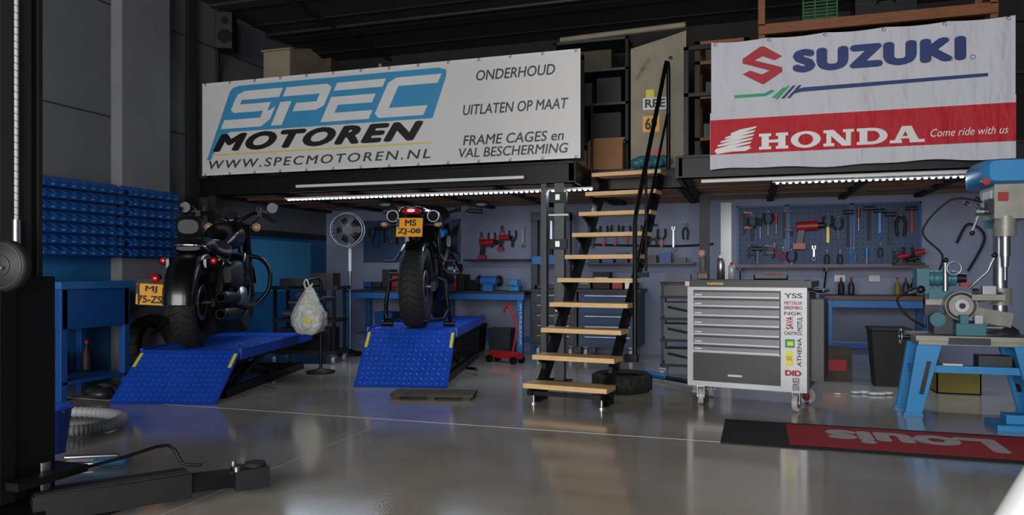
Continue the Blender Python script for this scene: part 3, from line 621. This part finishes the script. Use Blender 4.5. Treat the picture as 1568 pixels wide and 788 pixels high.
# ------------------------------------------------------------ back wall, right: pegboard, shelf, bench
def pegboard(x0,x1,z0,z1,dense=.06):
    b=B('pegboard'); b.box('pegb',x0,x1,YB-.03,YB-.012,z0,z1)
    for x in (x0,x1-.02): b.box('deepblue',x,x+.02,YB-.035,YB-.001,z0,z1)
    b.box('deepblue',x0,x1,YB-.035,YB-.001,z1-.015,z1)
    x=x0+.05
    while x<x1-.03:
        z=z0+.04
        while z<z1-.03: b.box('rubdark',x-.005,x+.005,YB-.0305,YB-.03,z-.005,z+.005); z+=dense
        x+=dense
    b.done()
pegboard(-.14,.40,1.08,1.755); pegboard(.41,1.08,1.08,1.755); pegboard(1.09,1.77,1.08,1.755)
pegboard(-5.0,-3.6,1.12,1.68)
def tools(x0,x1,z0,z1,n,seed,cols,S=1.5):
    rnd=random.Random(seed); b=B('hanging_hand_tools'); y=YB-.07
    for i in range(n):
        x=x0+(x1-x0)*(i+.5)/n; z=z1-rnd.random()*.1; k=rnd.randrange(6); m=rnd.choice(cols); L=(.12+rnd.random()*.1)*S
        b.cyl('alu',(x,YB-.035,z),(x,y-.015,z),.004,n=6)
        if k==0:
            for s in (-1,1): b.tube(m,[(x+s*.006*S,y,z-.05*S),(x+s*.025*S,y,z-.09*S),(x+s*.018*S,y,z-.17*S)],.009*S,k=3); b.poly('gsteel',[(0,0),(s*.018*S,-.02*S),(s*.012*S,-.06*S),(0,-.06*S)],(x,y,z+.01),(1,0,0),(0,0,1),.008)
        elif k==1:
            b.beam(m,(x,y,z-L),(x,y,z),.026,.022,(0,1,0)); b.cyl('gsteel',(x-.055,y,z),(x+.055,y,z),.024)
        elif k==2:
            b.beam('alu',(x,y,z-L),(x,y,z-.02),.02,.008,(0,1,0)); b.ring('alu',(x,y,z-L-.015),.02,.008,(0,1,0),14,5)
            for s in (-1,1): b.cbox('alu',(x+s*.015,y,z-.005),(.012,.01,.04))
        elif k==3:
            b.cyl(m,(x,y,z),(x,y,z-.10),.018,.014); b.cyl('alu',(x,y,z-.10),(x,y,z-.1-L*.5),.006,n=8)
        elif k==4:
            b.beam('matte',(x,y,z-L),(x,y,z),.022,.014,(0,1,0)); b.beam(m,(x,y,z),(x+.09,y,z-.01),.02,.025); b.beam(m,(x,y,z-L*.7),(x+.09,y,z-L*.7),.02,.025); b.cyl('dark',(x+.08,y,z-L*.7-.07),(x+.08,y,z-L*.7+.03),.012,n=8)
        else:
            b.tube('matte',[(x-.04,y,z-.02),(x-.045,y,z-.1),(x,y,z-.15),(x+.045,y,z-.1),(x+.04,y,z-.02)],.012,k=3); b.beam(m,(x,y,z-.14),(x,y,z-.14-L*.5),.03,.022,(0,1,0))
    b.done()
tools(-.1,.42,1.5,1.70,6,3,['matte','red','dark','dark'],1.6); tools(.78,1.72,1.48,1.70,9,5,['matte','red','yellow','mblue','dark'],1.8)
tools(-.05,.5,1.24,1.34,6,11,['dark','matte','red'],.9); tools(.62,1.70,1.22,1.32,8,9,['dark','matte','mblue'],.9)
tools(-4.9,-3.7,1.45,1.62,13,21,['dark','deepblue','gsteel'],1.3); tools(-3.35,-2.65,1.4,1.6,5,2,['red','dark'],1)
tools(-1.9,-.65,1.45,1.6,9,33,['dark','matte','red'],1.2)
def redtool(x,z,s):
    b=B('power_tool'); b.cyl('red',(-.09*s,0,0),(.08*s,0,.01),.04*s); b.cyl('dark',(.08*s,0,.01),(.13*s,0,.01),.025*s); b.beam('dark',(-.05*s,0,-.03*s),(-.07*s,0,-.15*s),.05*s,.04*s,(0,1,0)); b.cbox('red',(-.07*s,0,-.17*s),(.1*s,.06*s,.05*s)); b.cyl('alu',(0,0,0),(0,.07,0),.008); b.done(loc=(x,YB-.12,z))
redtool(.62,1.50,1.3); redtool(-3.18,1.36,1.1); redtool(-2.95,1.42,.8)
b=B('cordless_screwdriver_set')
for i,(x,z,m) in enumerate(((0,.09,'red'),(.1,.06,'dark'),(.16,.13,'red'))): b.cyl(m,(x-.05,0,z),(x+.05,0,z+.02),.03); b.beam('dark',(x-.02,0,z),(x-.03,0,0),.04,.04,(0,1,0))
b.box('dark',-.08,.2,-.05,.05,0,.03); b.done(loc=(1.56,YB-.2,1.062))
b=B('wall_shelf'); b.box('benchwood',-.15,1.79,YB-.3,YB-.001,1.035,1.06)
for x in (-.1,.8,1.74): b.box('dark',x-.01,x+.01,YB-.28,YB-.001,1.0,1.035); b.beam('dark',(x,YB-.26,1.01),(x,YB-.02,.82),.015,.02)
b.done()
def bottle(x,y,z,m,s=1,n='bottle'):
    b=B(n); b.lathe(m,(0,0,0),(0,0,1),[(0,0),(.035*s,0),(.037*s,.02*s),(.035*s,.12*s),(.012*s,.16*s),(.012*s,.19*s)],16); b.lathe('red',(0,0,.185*s),(0,0,1),[(.014*s,0),(.014*s,.02*s),(0,.022*s)],12); b.done(loc=(x,y,z))
for i,(x,m) in enumerate(((.95,'matte'),(1.05,'gsteel'),(1.5,'dyellow'),(1.58,'gsteel'),(1.65,'matte'))): bottle(x,YB-.25,.747,m,.9)
b=B('workbench'); b.box('benchwood',.75,1.80,8.4,8.98,.70,.745)
for x in (.80,1.74): 
    for y in (8.44,8.92): b.box('benchblue',x-.03,x+.03,y-.03,y+.03,0,.70)
b.box('benchblue',.8,1.74,8.42,8.46,.62,.70); b.box('benchblue',.8,1.74,8.9,8.94,.15,.2); b.done(bevel=.004)
b=B('power_sockets'); 
for x in (.9,1.25): b.box('silver',x,x+.12,YB-.03,YB-.001,.88,.96)
b.done(bevel=.004)
b=B('trim_2'); b.box('silver',-.32,-.2,YB-.02,YB,0,1.8); b.done()
b=B('air_hose'); b.tube('cable',[(-.4,YB-.04,1.32),(-.9,YB-.04,1.30),(-1.95,YB-.04,1.33)],.012,k=6); b.done()
b=B('power_cable'); b.tube('cable',[(2.1,YB-.06,1.3),(2.2,YB-.1,1.5),(2.35,YB-.1,1.35),(2.2,YB-.08,1.0)],.012,k=6); b.done()

# ------------------------------------------------------------ left workbench, cabinets
b=B('workbench'); b.box('benchtop',-4.95,-2.52,8.32,8.97,.72,.76)
b.box('benchblue',-4.95,-2.52,8.30,8.34,.66,.73)
for x in (-4.9,-3.7,-2.58):
    for y in (8.36,8.92): b.box('benchblue',x-.035,x+.035,y-.035,y+.035,0,.72)
b.box('benchblue',-4.9,-2.58,8.88,8.92,.12,.18); b.box('deepblue',-4.8,-4.0,8.4,8.9,.2,.22)
b.text('white','WERKBANK',(-2.58,8.318,.62),(0,0,-.5),(.03,0,0)); b.done(bevel=.004)
b=B('tool_cabinet')
for k,(x0,x1) in enumerate(((-2.45,-1.9),(-1.88,-1.2))):
    b.box('gsteel',x0,x1,8.36,8.96,.13,.76)
    for i in range(5): z=.16+i*.118; b.box('pegb' if k else 'gsteel',x0+.02,x1-.02,8.345,8.36,z,z+.108); b.box('alu',x0+.08,x1-.08,8.33,8.345,z+.08,z+.092)
    for x in (x0+.08,x1-.08):
        for y in (8.42,8.9): caster(b,x,y,.055,0,'dark')
b.box('benchtop',-2.48,-1.17,8.33,8.98,.76,.79); b.done(bevel=.004)
b=B('shop_press')
for x in (-2.45,-2.05): b.box('gsteel',x-.04,x+.04,8.5,8.6,.792,1.68)
b.box('gsteel',-2.49,-2.01,8.48,8.62,1.6,1.7); b.box('benchblue',-2.47,-2.03,8.46,8.64,1.08,1.18); b.cyl('alu',(-2.25,8.55,1.3),(-2.25,8.55,1.6),.05); b.cyl('steel',(-2.25,8.55,1.2),(-2.25,8.55,1.3),.025); b.box('gsteel',-2.45,-2.05,8.5,8.6,.792,.84); b.done(bevel=.005)
b=B('bench_grinder'); b.box('benchblue',-.06,.06,-.06,.06,0,.08); b.cyl('benchblue',(-.1,0,.12),(.1,0,.12),.06)
for s in (-1,1): b.cyl('gsteel',(s*.11,0,.12),(s*.14,0,.12),.07); b.cyl('dark',(s*.14,0,.12),(s*.16,0,.12),.05)
b.done(loc=(-2.99,8.42,.762))
b=B('bench_vise'); b.box('mblue',-.06,.06,-.08,.1,0,.06); b.box('mblue',-.05,.05,-.09,-.05,.06,.14); b.box('mblue',-.05,.05,.0,.05,.06,.14); b.cyl('alu',(0,-.2,.07),(0,-.08,.07),.012); b.tube('alu',[(-.07,-.2,.07),(.07,-.2,.07)],.006); b.done(loc=(-2.70,8.55,.762),bevel=.004)
bx=B('small_parts_boxes')
rnd=random.Random(4)
x=-4.8
while x<-3.3:
    w=.08+rnd.random()*.1; hh=.08+rnd.random()*.2; bx.box(rnd.choice(['gsteel','dark','red','deepblue','card','matte']),x,x+w,8.6,8.8,.762,.76+hh); bx.box('dark',x+.01,x+w-.01,8.597,8.6,.78,.80); x+=w+.02
bx.done(bevel=.004)
bx=B('small_parts_boxes'); x=-1.95
for w,hh,m in ((.15,.1,'gsteel'),(.2,.2,'matte'),(.12,.12,'red'),(.15,.1,'alu')): 
    bx.box(m,x,x+w,8.65,8.85,.792,.79+hh); bx.box('alu',x+.02,x+w-.02,8.645,8.65,.79+hh*.6,.79+hh*.7); x+=w+.03
bx.done(bevel=.004)
bx=B('storage_tubs')
for x,w,hh,m in ((-4.6,.26,.25,'deepblue'),(-4.3,.24,.2,'dark'),(-3.5,.35,.35,'matte'),(-3.05,.3,.3,'gsteel')): 
    bx.loft(m,[[V((x+w/2+sx*w*q,8.65+sy*.18*q*1.6,z)) for sx,sy in ((-1,-1),(1,-1),(1,1),(-1,1))] for q,z in ((.42,.225 if x<-4 else .0),(.5,(.225 if x<-4 else .0)+hh))],smooth=False)
bx.done(bevel=.006)
b=B('wall_shelf'); b.box('dark',-3.45,-2.6,YB-.28,YB-.001,1.13,1.15); b.box('dark',-1.9,-.6,YB-.3,YB-.001,1.08,1.10)
for i in range(7): b.box(['dark','deepblue','gsteel','red'][i%4],-1.85+i*.17,-1.85+i*.17+.13,YB-.22,YB-.08,1.10,1.16+.03*(i%3))
b.done()
b=B('pedestal_fan')
b.lathe('steel',(0,0,0),(0,0,1),[(0,0),(.2,0),(.2,.02),(.05,.05),(.02,.07)],28); b.cyl('alu',(0,0,.06),(0,0,1.4),.014); b.cyl('white',(0,0,1.0),(0,0,1.42),.02)
b.cyl('gsteel',(0,.08,1.49),(0,-.04,1.49),.05,.06); b.lathe('dark',(0,-.045,1.49),(0,1,0),[(0,0),(.15,.0),(.15,.008),(0,.008)],24)
for y,R in ((-.16,.19),(-.06,.2),(-.11,.205)): b.ring('alu',(0,y,1.49),R,.007,(0,1,0),32,6)
for i in range(28):
    a=2*math.pi*i/28; d=V((math.cos(a),0,math.sin(a)))
    b.tube('alu',[V((0,-.175,1.49))+d*.04,V((0,-.17,1.49))+d*.15,V((0,-.11,1.49))+d*.205,V((0,-.05,1.49))+d*.14],.0025,4)
for i in range(5):
    a=2*math.pi*i/5; b.poly('dark',[(.02*math.cos(a),.02*math.sin(a)),(.15*math.cos(a-.3),.15*math.sin(a-.3)),(.17*math.cos(a),.17*math.sin(a)),(.15*math.cos(a+.35),.15*math.sin(a+.35))],(0,-.11,1.49),(1,0,0),(0,0,1),.004)
b.cyl('gsteel',(0,-.18,1.49),(0,-.16,1.49),.045); b.done(loc=(-4.56,7.85,0),rz=.25)

# ------------------------------------------------------------ left wall
for y0,y1 in ((4.3,5.28),(5.33,5.95)):
    b=B('parts_bin_rack'); xx=XL+.135
    b.box('deepblue',xx,xx+.012,y0,y1,1.12,1.78)
    if y0<5: b.box('deepblue',XL+.003,xx,y0+.1,y0+.13,1.2,1.7); b.box('deepblue',XL+.003,xx,y1-.13,y1-.1,1.2,1.7)
    n=int((y1-y0)/.098); NR=7
    for r in range(NR):
        for i in range(n):
            ya=y0+.01+i*(y1-y0-.02)/n; yb=ya+(y1-y0-.02)/n-.008; z=1.135+r*.092; D=.10
            b.box('deepblue',xx+.012,xx+.012+D,ya,yb,z,z+.006)
            for q in (ya,yb-.005): b.poly('deepblue',[(0,0),(D,0),(D+.015,.04),(D*.55,.07),(0,.07)],(xx+.012,q+.005,z),(1,0,0),(0,0,1),.005)
            b.poly('deepblue',[(0,0),(1,0),(1,1),(0,1)],(xx+.012+D,ya,z),(0,yb-ya,0),(.015,0,.04),.003)
            if (i+r)%3: b.box(['gsteel','dark','alu'][(i*r)%3],xx+.02,xx+D,ya+.01,yb-.01,z+.006,z+.03)
            b.box('pblue',xx+.012+D+.009,xx+.012+D+.0125,ya+.03,yb-.03,z+.012,z+.024)
    b.done()
b=B('side_table'); b.box('benchblue',-5.55,-4.98,4.3,5.0,.86,.92); 
for x in (-5.5,-5.03):
    for y in (4.35,4.95): b.box('deepblue',x-.03,x+.03,y-.03,y+.03,0,.86)
b.box('deepblue',-5.53,-5.0,4.33,4.97,.55,.86); b.box('deepblue',-5.53,-5.0,4.33,4.97,.12,.15); b.done(bevel=.005)
def tyre(loc,rot,R=.3,w=.16):
    b=B('tyre'); W=w/2; rim=R*.66
    b.lathe('rubber',(0,0,0),(0,0,1),[(rim,-W*.7),(R*.88,-W),(R*.96,-W*.8),(R,0),(R*.96,W*.8),(R*.88,W),(rim,W*.7),(rim+.015,W*.55),(R*.85,W*.6),(R*.85,-W*.6),(rim+.015,-W*.55)],40,closed=True)
    for i in range(40):
        a=2*math.pi*i/40; b.cbox('rubdark',(math.cos(a)*R*.985,math.sin(a)*R*.985,W*.4*(1 if i%2 else -1)),(.01,.01,W*.8),(0,0,a))
    b.done(loc=loc,rot=rot)
tyre((-5.24,5.5,.30),(0,math.radians(78),0)); tyre((-1.02,6.2,.075),(0,0,0),.25,.15)
for i in range(4): bottle(-5.45+.1*(i%2),4.45+.14*i,.152,'matte' if i%2 else 'gsteel',1.3,'oil_bottle')
b=B('rag_pile'); 
for i in range(7): b.ball(['gsteel','brown','matte'][i%3],(.12*math.cos(i*2.1),.15*math.sin(i*1.7),.045),(.09,.07,.045))
b.done(loc=(-4.95,4.65,.0))
b=B('lit_wall_patch'); b.box('pblue',XL+.001,XL+.01,6.9,8.6,.75,1.38); b.done()  # LED light on the blue wall, painted in as a brighter slab
b=B('loudspeaker'); b.box('matte',-.09,.09,-.1,.1,-.2,.2); b.lathe('rubdark',(.01,-.1,-.07),(0,-1,0),[(.075,0),(.06,.008),(.03,.002),(0,.006)],22); b.lathe('rubdark',(.01,-.1,.1),(0,-1,0),[(.04,0),(.03,.006),(0,.004)],18); b.beam('steel',(-.02,.08,0),(-.02,.2,0),.03,.03)
b.done(loc=(-5.43,6.72,3.6),rz=math.radians(25),bevel=.01)
b=B('speaker_cable'); b.tube('cable',[(-5.53,6.8,3.4),(-5.57,6.78,3.1),(-5.56,6.9,2.8),(-5.58,6.9,2.2),(-5.57,6.9,2.01)],.01,k=6); b.done()

# ------------------------------------------------------------ service equipment between the lifts
b=B('rolling_tool_stand'); b.box('matte',-.36,.36,-.2,.2,.1,.14); b.box('matte',-.36,.36,-.2,.2,.45,.48); b.box('matte',-.38,.38,-.22,.22,.80,.84)
for x in (-.33,.33):
    for y in (-.17,.17): b.box('steel',x-.015,x+.015,y-.015,y+.015,.1,.82); caster(b,x,y,.042,0,'dark')
b.box('gsteel',-.3,.0,-.12,.12,.84,.92); b.cyl('alu',(-.25,-.1,.54),(.25,-.1,.54),.05); b.box('dark',-.3,.28,-.15,.15,.14,.38); b.box('dark',.05,.3,-.12,.12,.84,.98); b.cyl('alu',(-.2,-.1,.66),(.1,-.1,.66),.03)
b.done(loc=(-4.62,7.1,0),rz=.2)
b=B('oil_drain_stand'); b.lathe('matte',(0,0,0),(0,0,1),[(0,0),(.14,0),(.14,.02),(.03,.04),(.015,.06)],20); b.cyl('steel',(0,0,.05),(0,0,.90),.014); b.tube('steel',[(0,0,.9),(.0,-.05,.93),(0,-.2,.92),(0,-.22,.90)],.01); b.lathe('gsteel',(0,0.0,.68),(0,0,1),[(.02,0),(.12,.03),(.14,.07),(.13,.07),(.02,.01)],20)
b.tube('steel',[(0,0,.86),(-.3,.05,.84),(-.5,.2,.84)],.012); b.cyl('alu',(-.3,.05,.76),(-.05,0,.76),.035)
b.done(loc=(-4.02,6.36,0))
b=B('plastic_bag'); rings=[]; rnd=random.Random(8)
for i,(z,r) in enumerate(((.84,.03),(.80,.055),(.74,.09),(.66,.135),(.57,.165),(.49,.165),(.43,.13),(.40,.06))):
    rings.append([V((math.cos(a)*r*(1+.16*math.sin(5*a+i)+.08*rnd.random()),math.sin(a)*r*.7*(1+.12*math.sin(4*a+i*1.3)),z+.01*math.sin(3*a))) for a in [2*math.pi*k/28 for k in range(28)]])
b.loft('bag',rings); b.tube('bag',[(-.03,0,.83),(-.05,0,.89),(-.02,0,.92),(.01,0,.84)],.008,k=4); b.tube('bag',[(.0,.0,.83),(.04,.0,.88),(.02,.0,.83)],.008,k=4)
b.ball('pyel',(.05,-.10,.53),(.05,.02,.04)); b.done(loc=(-4.0,6.12,.0))

# ------------------------------------------------------------ items on the floor
b=B('waste_bin'); b.loft('matte',[[V((sx*w,sy*d,z)) for sx,sy in ((-1,-1),(1,-1),(1,1),(-1,1))] for w,d,z in ((.12,.11,0),(.155,.14,.48))],smooth=False); b.box('matte',-.165,.165,-.15,.15,.48,.51); b.done(loc=(1.16,7.2,0),bevel=.012)
b=B('cardboard_box'); b.box('brown',-.15,.15,-.13,.13,0,.30); b.box('red',-.10,.10,-.132,-.13,.1,.2); b.box('brown',-.01,.01,-.132,.132,.3,.302); b.done(loc=(.72,7.4,0),rz=.1)
b=B('storage_crate'); 
b.box('dyellow',-.16,.16,-.12,.12,0,.01)
for x in (-.16,.15): b.box('dyellow',x,x+.01,-.12,.12,0,.2)
for y in (-.12,.11): b.box('dyellow',-.16,.16,y,y+.01,0,.2)
b.box('dark',-.14,.14,-.1,.1,.01,.16); b.done(loc=(1.62,6.95,0))
b=B('cloth_rag'); 
for i in range(5): b.ball('bag',(.06*i-.15,.03*math.sin(i*2.),.013),(.045,.04,.013))
b.ball('bag',(-.3,-.1,.008),(.03,.02,.008)); b.done(loc=(.98,6.6,.0))
b=B('wooden_plank'); 
for i in range(4): b.box('brown',-.33,.33,-.13+i*.068,-.08+i*.068,.018,.042)
for x in (-.28,0,.28): b.box('brown',x-.03,x+.03,-.13,.13,0,.018)
b.done(loc=(-2.39,5.42,0),rz=A2)
b=B('torque_bar'); b.tube('steel',[(-.95,6.9,.05),(-.3,6.35,.05)],.02); b.tube('benchblue',[(-.98,6.92,.06),(-.7,6.69,.06)],.026); b.done()
b=B('floor_jack'); b.box('red',-.05,.05,-.2,.2,.05,.12); b.tube('red',[(0,-.1,.1),(0,-.16,.4),(0,-.05,.62),(0,.02,.55)],.015,k=5)
for x in (-.07,.07):
    for y in (-.17,.17): b.cyl('steel',(x-.02,y,.04),(x+.02,y,.04),.04)
b.done(loc=(-2.55,7.7,0),rz=1.2)
b=B('equipment_rack'); 
for x in (-.16,.14):
    for y in (-.15,.15): b.box('steel',x,x+.02,y,y+.02,.1,.9); caster(b,x+.01,y+.01,.045,0,'dark')
for z in (.12,.35,.55,.75,.88): b.box('matte',-.17,.17,-.16,.18,z,z+.02)
for z in (.14,.37,.57): b.box('gsteel',-.13,.12,-.13,.14,z,z+.14); b.tube('steel',[(-.1,-.15,z+.1),(.1,-.15,z+.06)],.01)
b.box('dark',-.14,.1,-.12,.1,.77,.87); b.box('gsteel',-.12,.1,-.1,.1,.90,.97)
b.done(loc=(-.62,7.1,0))

# ------------------------------------------------------------ stored goods on the mezzanine
Z=MZ1+.002
b=B('storage_cabinet'); b.box('cream',-5.12,-4.78,6.95,7.35,Z,3.42); b.box('cream',-5.14,-4.76,6.93,7.37,3.42,3.44); b.cyl('alu',(-4.87,6.93,2.8),(-4.87,6.95,2.8),.015); b.done(bevel=.005)
b=B('storage_boxes'); b.box('brown',-4.72,-4.3,7.0,7.4,Z,3.3); b.poly('brown',[(-4.72,3.3),(-4.3,3.2),(-4.3,3.22),(-4.55,3.42),(-4.72,3.44)],(0,7.0,0),(1,0,0),(0,0,1),.01); b.box('walldark',-4.0,-3.4,7.3,7.7,Z,3.0); b.cyl('cream',(-3.6,6.8,Z),(-3.6,6.8,3.12),.02)
b.done(bevel=.004)
b=B('metal_locker'); b.box('cream',-.27,.27,0,.4,0,1.22); b.poly('cream',[(-.27,1.22),(.27,1.22),(.27,1.36),(.05,1.30)],(0,.4,0),(1,0,0),(0,0,1),.4)
b.box('plate',-.15,.01,-.006,0,.38,.54); b.text('pblack','69',(-.13,-.008,.40),(.12,0,0),(0,0,.12),bold=.04)
b.box('white',-.15,.09,-.004,0,.60,.72); b.text('pblack','RPE',(-.13,-.006,.62),(.2,0,0),(0,0,.085),bold=.03); b.box('pyel',-.12,-.04,-.006,0,.72,.80); b.text('pgrey','ACTION',(-.15,-.004,.98),(.08,0,.12),(-.03,0,.02)); b.text('pgrey','CHROMA',(-.2,-.004,.9),(.08,0,.12),(-.03,0,.02)); b.ball('pblack',(.12,-.004,1.1),(.02,.004,.02)); b.box('red',-.05,.05,-.006,0,.1,.22)
b.done(loc=(-.86,7.42,Z),rz=.05)
b=B('storage_shelving')
for x in (-1.95,-1.2):
    for y in (7.5,7.95): b.box('steel',x,x+.03,y,y+.03,Z,3.4)
for z in (2.3,2.7,3.05,3.36): b.box('gsteel',-1.95,-1.17,7.5,7.98,z,z+.025)
for x,z,w,hh,m in ((-1.9,2.325,.3,.25,'dark'),(-1.55,2.325,.3,.3,'matte'),(-1.9,2.725,.35,.22,'gsteel'),(-1.5,2.725,.25,.26,'dark'),(-1.85,3.075,.5,.2,'brown'),(-1.9,Z,.3,.25,'cream')): b.box(m,x,x+w,7.53,7.9,z,z+hh)
b.done()
b=B('cardboard_box'); b.box('card',-.17,.17,-.12,.12,0,.27); b.box('brown',-.171,.171,-.01,.01,.2,.271); b.poly('card',[(-.17,.27),(.17,.27),(.20,.31),(-.14,.31)],(0,-.12,0),(1,0,0),(0,0,1),.004); b.done(loc=(-1.36,7.34,Z),rz=.05)
b=B('timber_rack')
for x in (-.5,-.05): 
    for y in (7.3,7.7): b.box('brown',x,x+.05,y,y+.05,Z,3.2)
for z in (2.25,2.65,2.98,3.17): b.box('rackwood',-.5,0,7.3,7.75,z,z+.03)
for x,z,m in ((-.42,2.28,'dark'),(-.2,2.28,'card'),(-.4,2.68,'gsteel'),(-.22,2.68,'matte'),(-.4,3.01,'brown'),(-.2,3.01,'dark')): b.box(m,x,x+.15,7.35,7.6,z,z+.14)
b.done()
b=B('timber_rack')
for x in (.08,1.93):
    for y in (7.15,7.6): b.box('rackwood',x,x+.055,y,y+.05,Z,3.8)
b.box('rackwood',.08,1.98,7.12,7.17,3.16,3.24); b.box('rackwood',.08,1.98,7.15,7.65,3.24,3.26)
b.box('rackwood',.08,1.98,7.12,7.17,2.6,2.68); b.box('rackwood',.08,1.98,7.15,7.65,2.68,2.7)
b.done()
b=B('plastic_crate'); b.box('green',0,.3,0,.25,0,.02)
for i in range(6): z=.03+i*.03; b.box('green',0,.3,0,.008,z,z+.015); b.box('green',0,.3,.242,.25,z,z+.015); b.box('green',0,.008,0,.25,z,z+.015); b.box('green',.292,.3,0,.25,z,z+.015)
for x in (0,.1,.2,.285): b.box('green',x,x+.015,-.004,.006,0,.21)
b.done(loc=(.46,7.25,3.262))
b=B('suitcase'); b.box('dark',0,.5,0,.3,0,.25); b.tube('steel',[(.18,-.0,.12),(.2,-.03,.14),(.3,-.03,.14),(.32,0,.12)],.01); b.box('gsteel',0,.5,-.004,.304,.12,.13); b.done(loc=(.9,7.25,3.262),bevel=.02)
b=B('roof_pipe'); b.tube('cream',[(-1.9,7.6,3.44),(-.6,7.5,3.44)],.03); b.done()
b=B('crumpled_tarp'); 
for i in range(6): b.ball('teal',(.05*i-.1,.04*math.sin(i*3),.055+.02*(i%2)),(.07,.06,.055))
b.done(loc=(-.95,7.28,Z)) 

# ------------------------------------------------------------ two post vehicle lift in the left foreground
b=B('two_post_lift')
b.box('steel',-3.12,-2.74,2.06,2.27,.02,3.85)
b.box('matte',-3.13,-2.73,2.04,2.06,.02,3.85); b.box('matte',-3.13,-2.73,2.255,2.275,.02,3.85)
b.box('seam',-2.74,-2.735,2.10,2.23,.98,3.85)
b.box('gsteel',-3.3,-2.5,1.9,2.45,0,.02)
b.tube('hose',[(-2.715,2.15,1.16),(-2.715,2.15,3.8)],.008); b.cyl('alu',(-2.715,2.15,1.06),(-2.715,2.15,1.2),.014)
for i in range(90): b.ring('gsteel',(-2.715,2.15,1.22+i*.028),.0085,.0018,(.35,.1,1),8,4)
b.box('steel',-2.98,-2.58,1.98,2.04,.15,.98); b.box('steel',-2.73,-2.60,2.04,2.22,.15,.98)
b.lathe('matte',(-2.575,1.99,1.02),(.2,-1,0),[(0,-.02),(.095,-.02),(.095,.0),(.085,.012),(0,.014)],32)
b.cbox('alu',(-2.58,1.972,1.02),(.05,.01,.012),(0,.4,0)); b.ring('gsteel',(-2.575,1.978,1.02),.08,.004,(.2,-1,0)); b.ring('gsteel',(-2.575,1.976,1.02),.035,.004,(.2,-1,0))
b.box('steel',-2.78,-2.52,2.0,2.30,.06,.10); b.box('steel',-2.78,-2.52,2.0,2.30,.20,.23)
b.cyl('alu',(-2.62,2.18,.03),(-2.62,2.18,.26),.03); b.cyl('alu',(-2.62,2.18,.26),(-2.62,2.18,.285),.018); b.cyl('alu',(-2.70,2.2,.23),(-2.70,2.2,.32),.012)
b.tube('matte',[(-2.70+.02*math.cos(i*1.2),2.10+.02*math.sin(i*1.2),.24+i*.004) for i in range(40)],.004,5)
b.beam('matte',(-2.60,2.12,.105),(-2.28,2.58,.10),.14,.10); b.beam('steel',(-2.32,2.52,.10),(-2.12,2.78,.09),.10,.06)
b.beam('matte',(-2.16,2.72,.09),(-2.07,2.83,.09),.12,.09); b.cyl('rubber',(-2.10,2.79,.135),(-2.10,2.79,.15),.045,n=20)
b.beam('seam',(-2.56,2.10,.158),(-2.26,2.56,.153),.05,.006)
for s in (-1,1): b.cyl('alu',(-2.15+.04*s,2.72-.04*s,.135),(-2.15+.04*s,2.72-.04*s,.155),.012)
b.tube('steel',[(-2.62,2.25,.19),(-2.50,2.46,.22),(-2.42,2.62,.24),(-2.36,2.64,.16),(-2.28,2.66,.155)],.007,k=3)
b.beam('matte',(-2.74,2.05,.105),(-2.95,1.65,.10),.13,.08)
b.done(bevel=.003)
b=B('flexible_hose'); pts=[(-4.75,3.65,.045),(-4.5,3.83,.045),(-4.2,3.90,.045),(-3.93,3.84,.045),(-3.80,3.66,.045),(-3.80,3.5,.045),(-3.92,3.38,.045),(-4.2,3.3,.045),(-4.5,3.25,.045)]
PP=catmull(pts,30); b.tube('hose',PP,lambda t:.034+.005*math.sin(t*len(PP)*1.6),10); 
b.done()
b=B('bucket'); b.lathe('lblue',(0,0,0),(0,0,1),[(0,0.003),(.09,.0),(.12,.24),(.13,.24),(.13,.255),(.115,.255),(.085,.01),(0,.012)],28); b.tube('alu',[(-.125,0,.23),(-.09,-.08,.3),(0,-.11,.32),(.09,-.08,.3),(.125,0,.23)],.004,k=4); b.done(loc=(-3.69,3.10,0))
b=B('hand_tools_on_floor'); b.box('white',-.13,.13,-.05,.05,.0,.02); b.tube('alu',[(-.15,0,.03),(.1,.05,.03)],.012); b.cyl('pblue',(.05,-.08,.025),(.2,-.06,.025),.02); b.cyl('alu',(-.1,-.09,.02),(.05,-.08,.02),.01); b.done(loc=(-3.25,3.0,0),rz=.3)
b=B('white_tube_frame'); b.tube('white',[(.37,2.0,.0),(.89,2.1,.92)],.04,16); b.tube('white',[(.89,2.1,.92),(1.41,2.1,.0)],.04,16); b.tube('white',[(.54,2.03,.3),(1.23,2.1,.3)],.018); b.done()

# ------------------------------------------------------------ light
w=bpy.data.worlds.new('world'); sc.world=w; w.use_nodes=True
bg=w.node_tree.nodes['Background']; bg.inputs[0].default_value=(.76,.87,1,1); bg.inputs[1].default_value=1.4
L=bpy.data.lights.new('doorway_daylight','AREA'); L.shape='RECTANGLE'; L.size=6.5; L.size_y=2.8; L.energy=545; L.color=(1,.975,.94)
o=bpy.data.objects.new('doorway_daylight',L); sc.collection.objects.link(o); o.location=(-1.0,-3.8,1.9); o.rotation_euler=(math.radians(90),0,0)

# ------------------------------------------------------------ camera
cd=bpy.data.cameras.new('camera'); cam=bpy.data.objects.new('camera',cd); sc.collection.objects.link(cam)
cam.location=(0,0,1.0); cam.rotation_euler=(math.radians(90),0,math.radians(17.8)); cd.lens=26; cd.sensor_width=36; cd.shift_y=.0134
sc.camera=cam
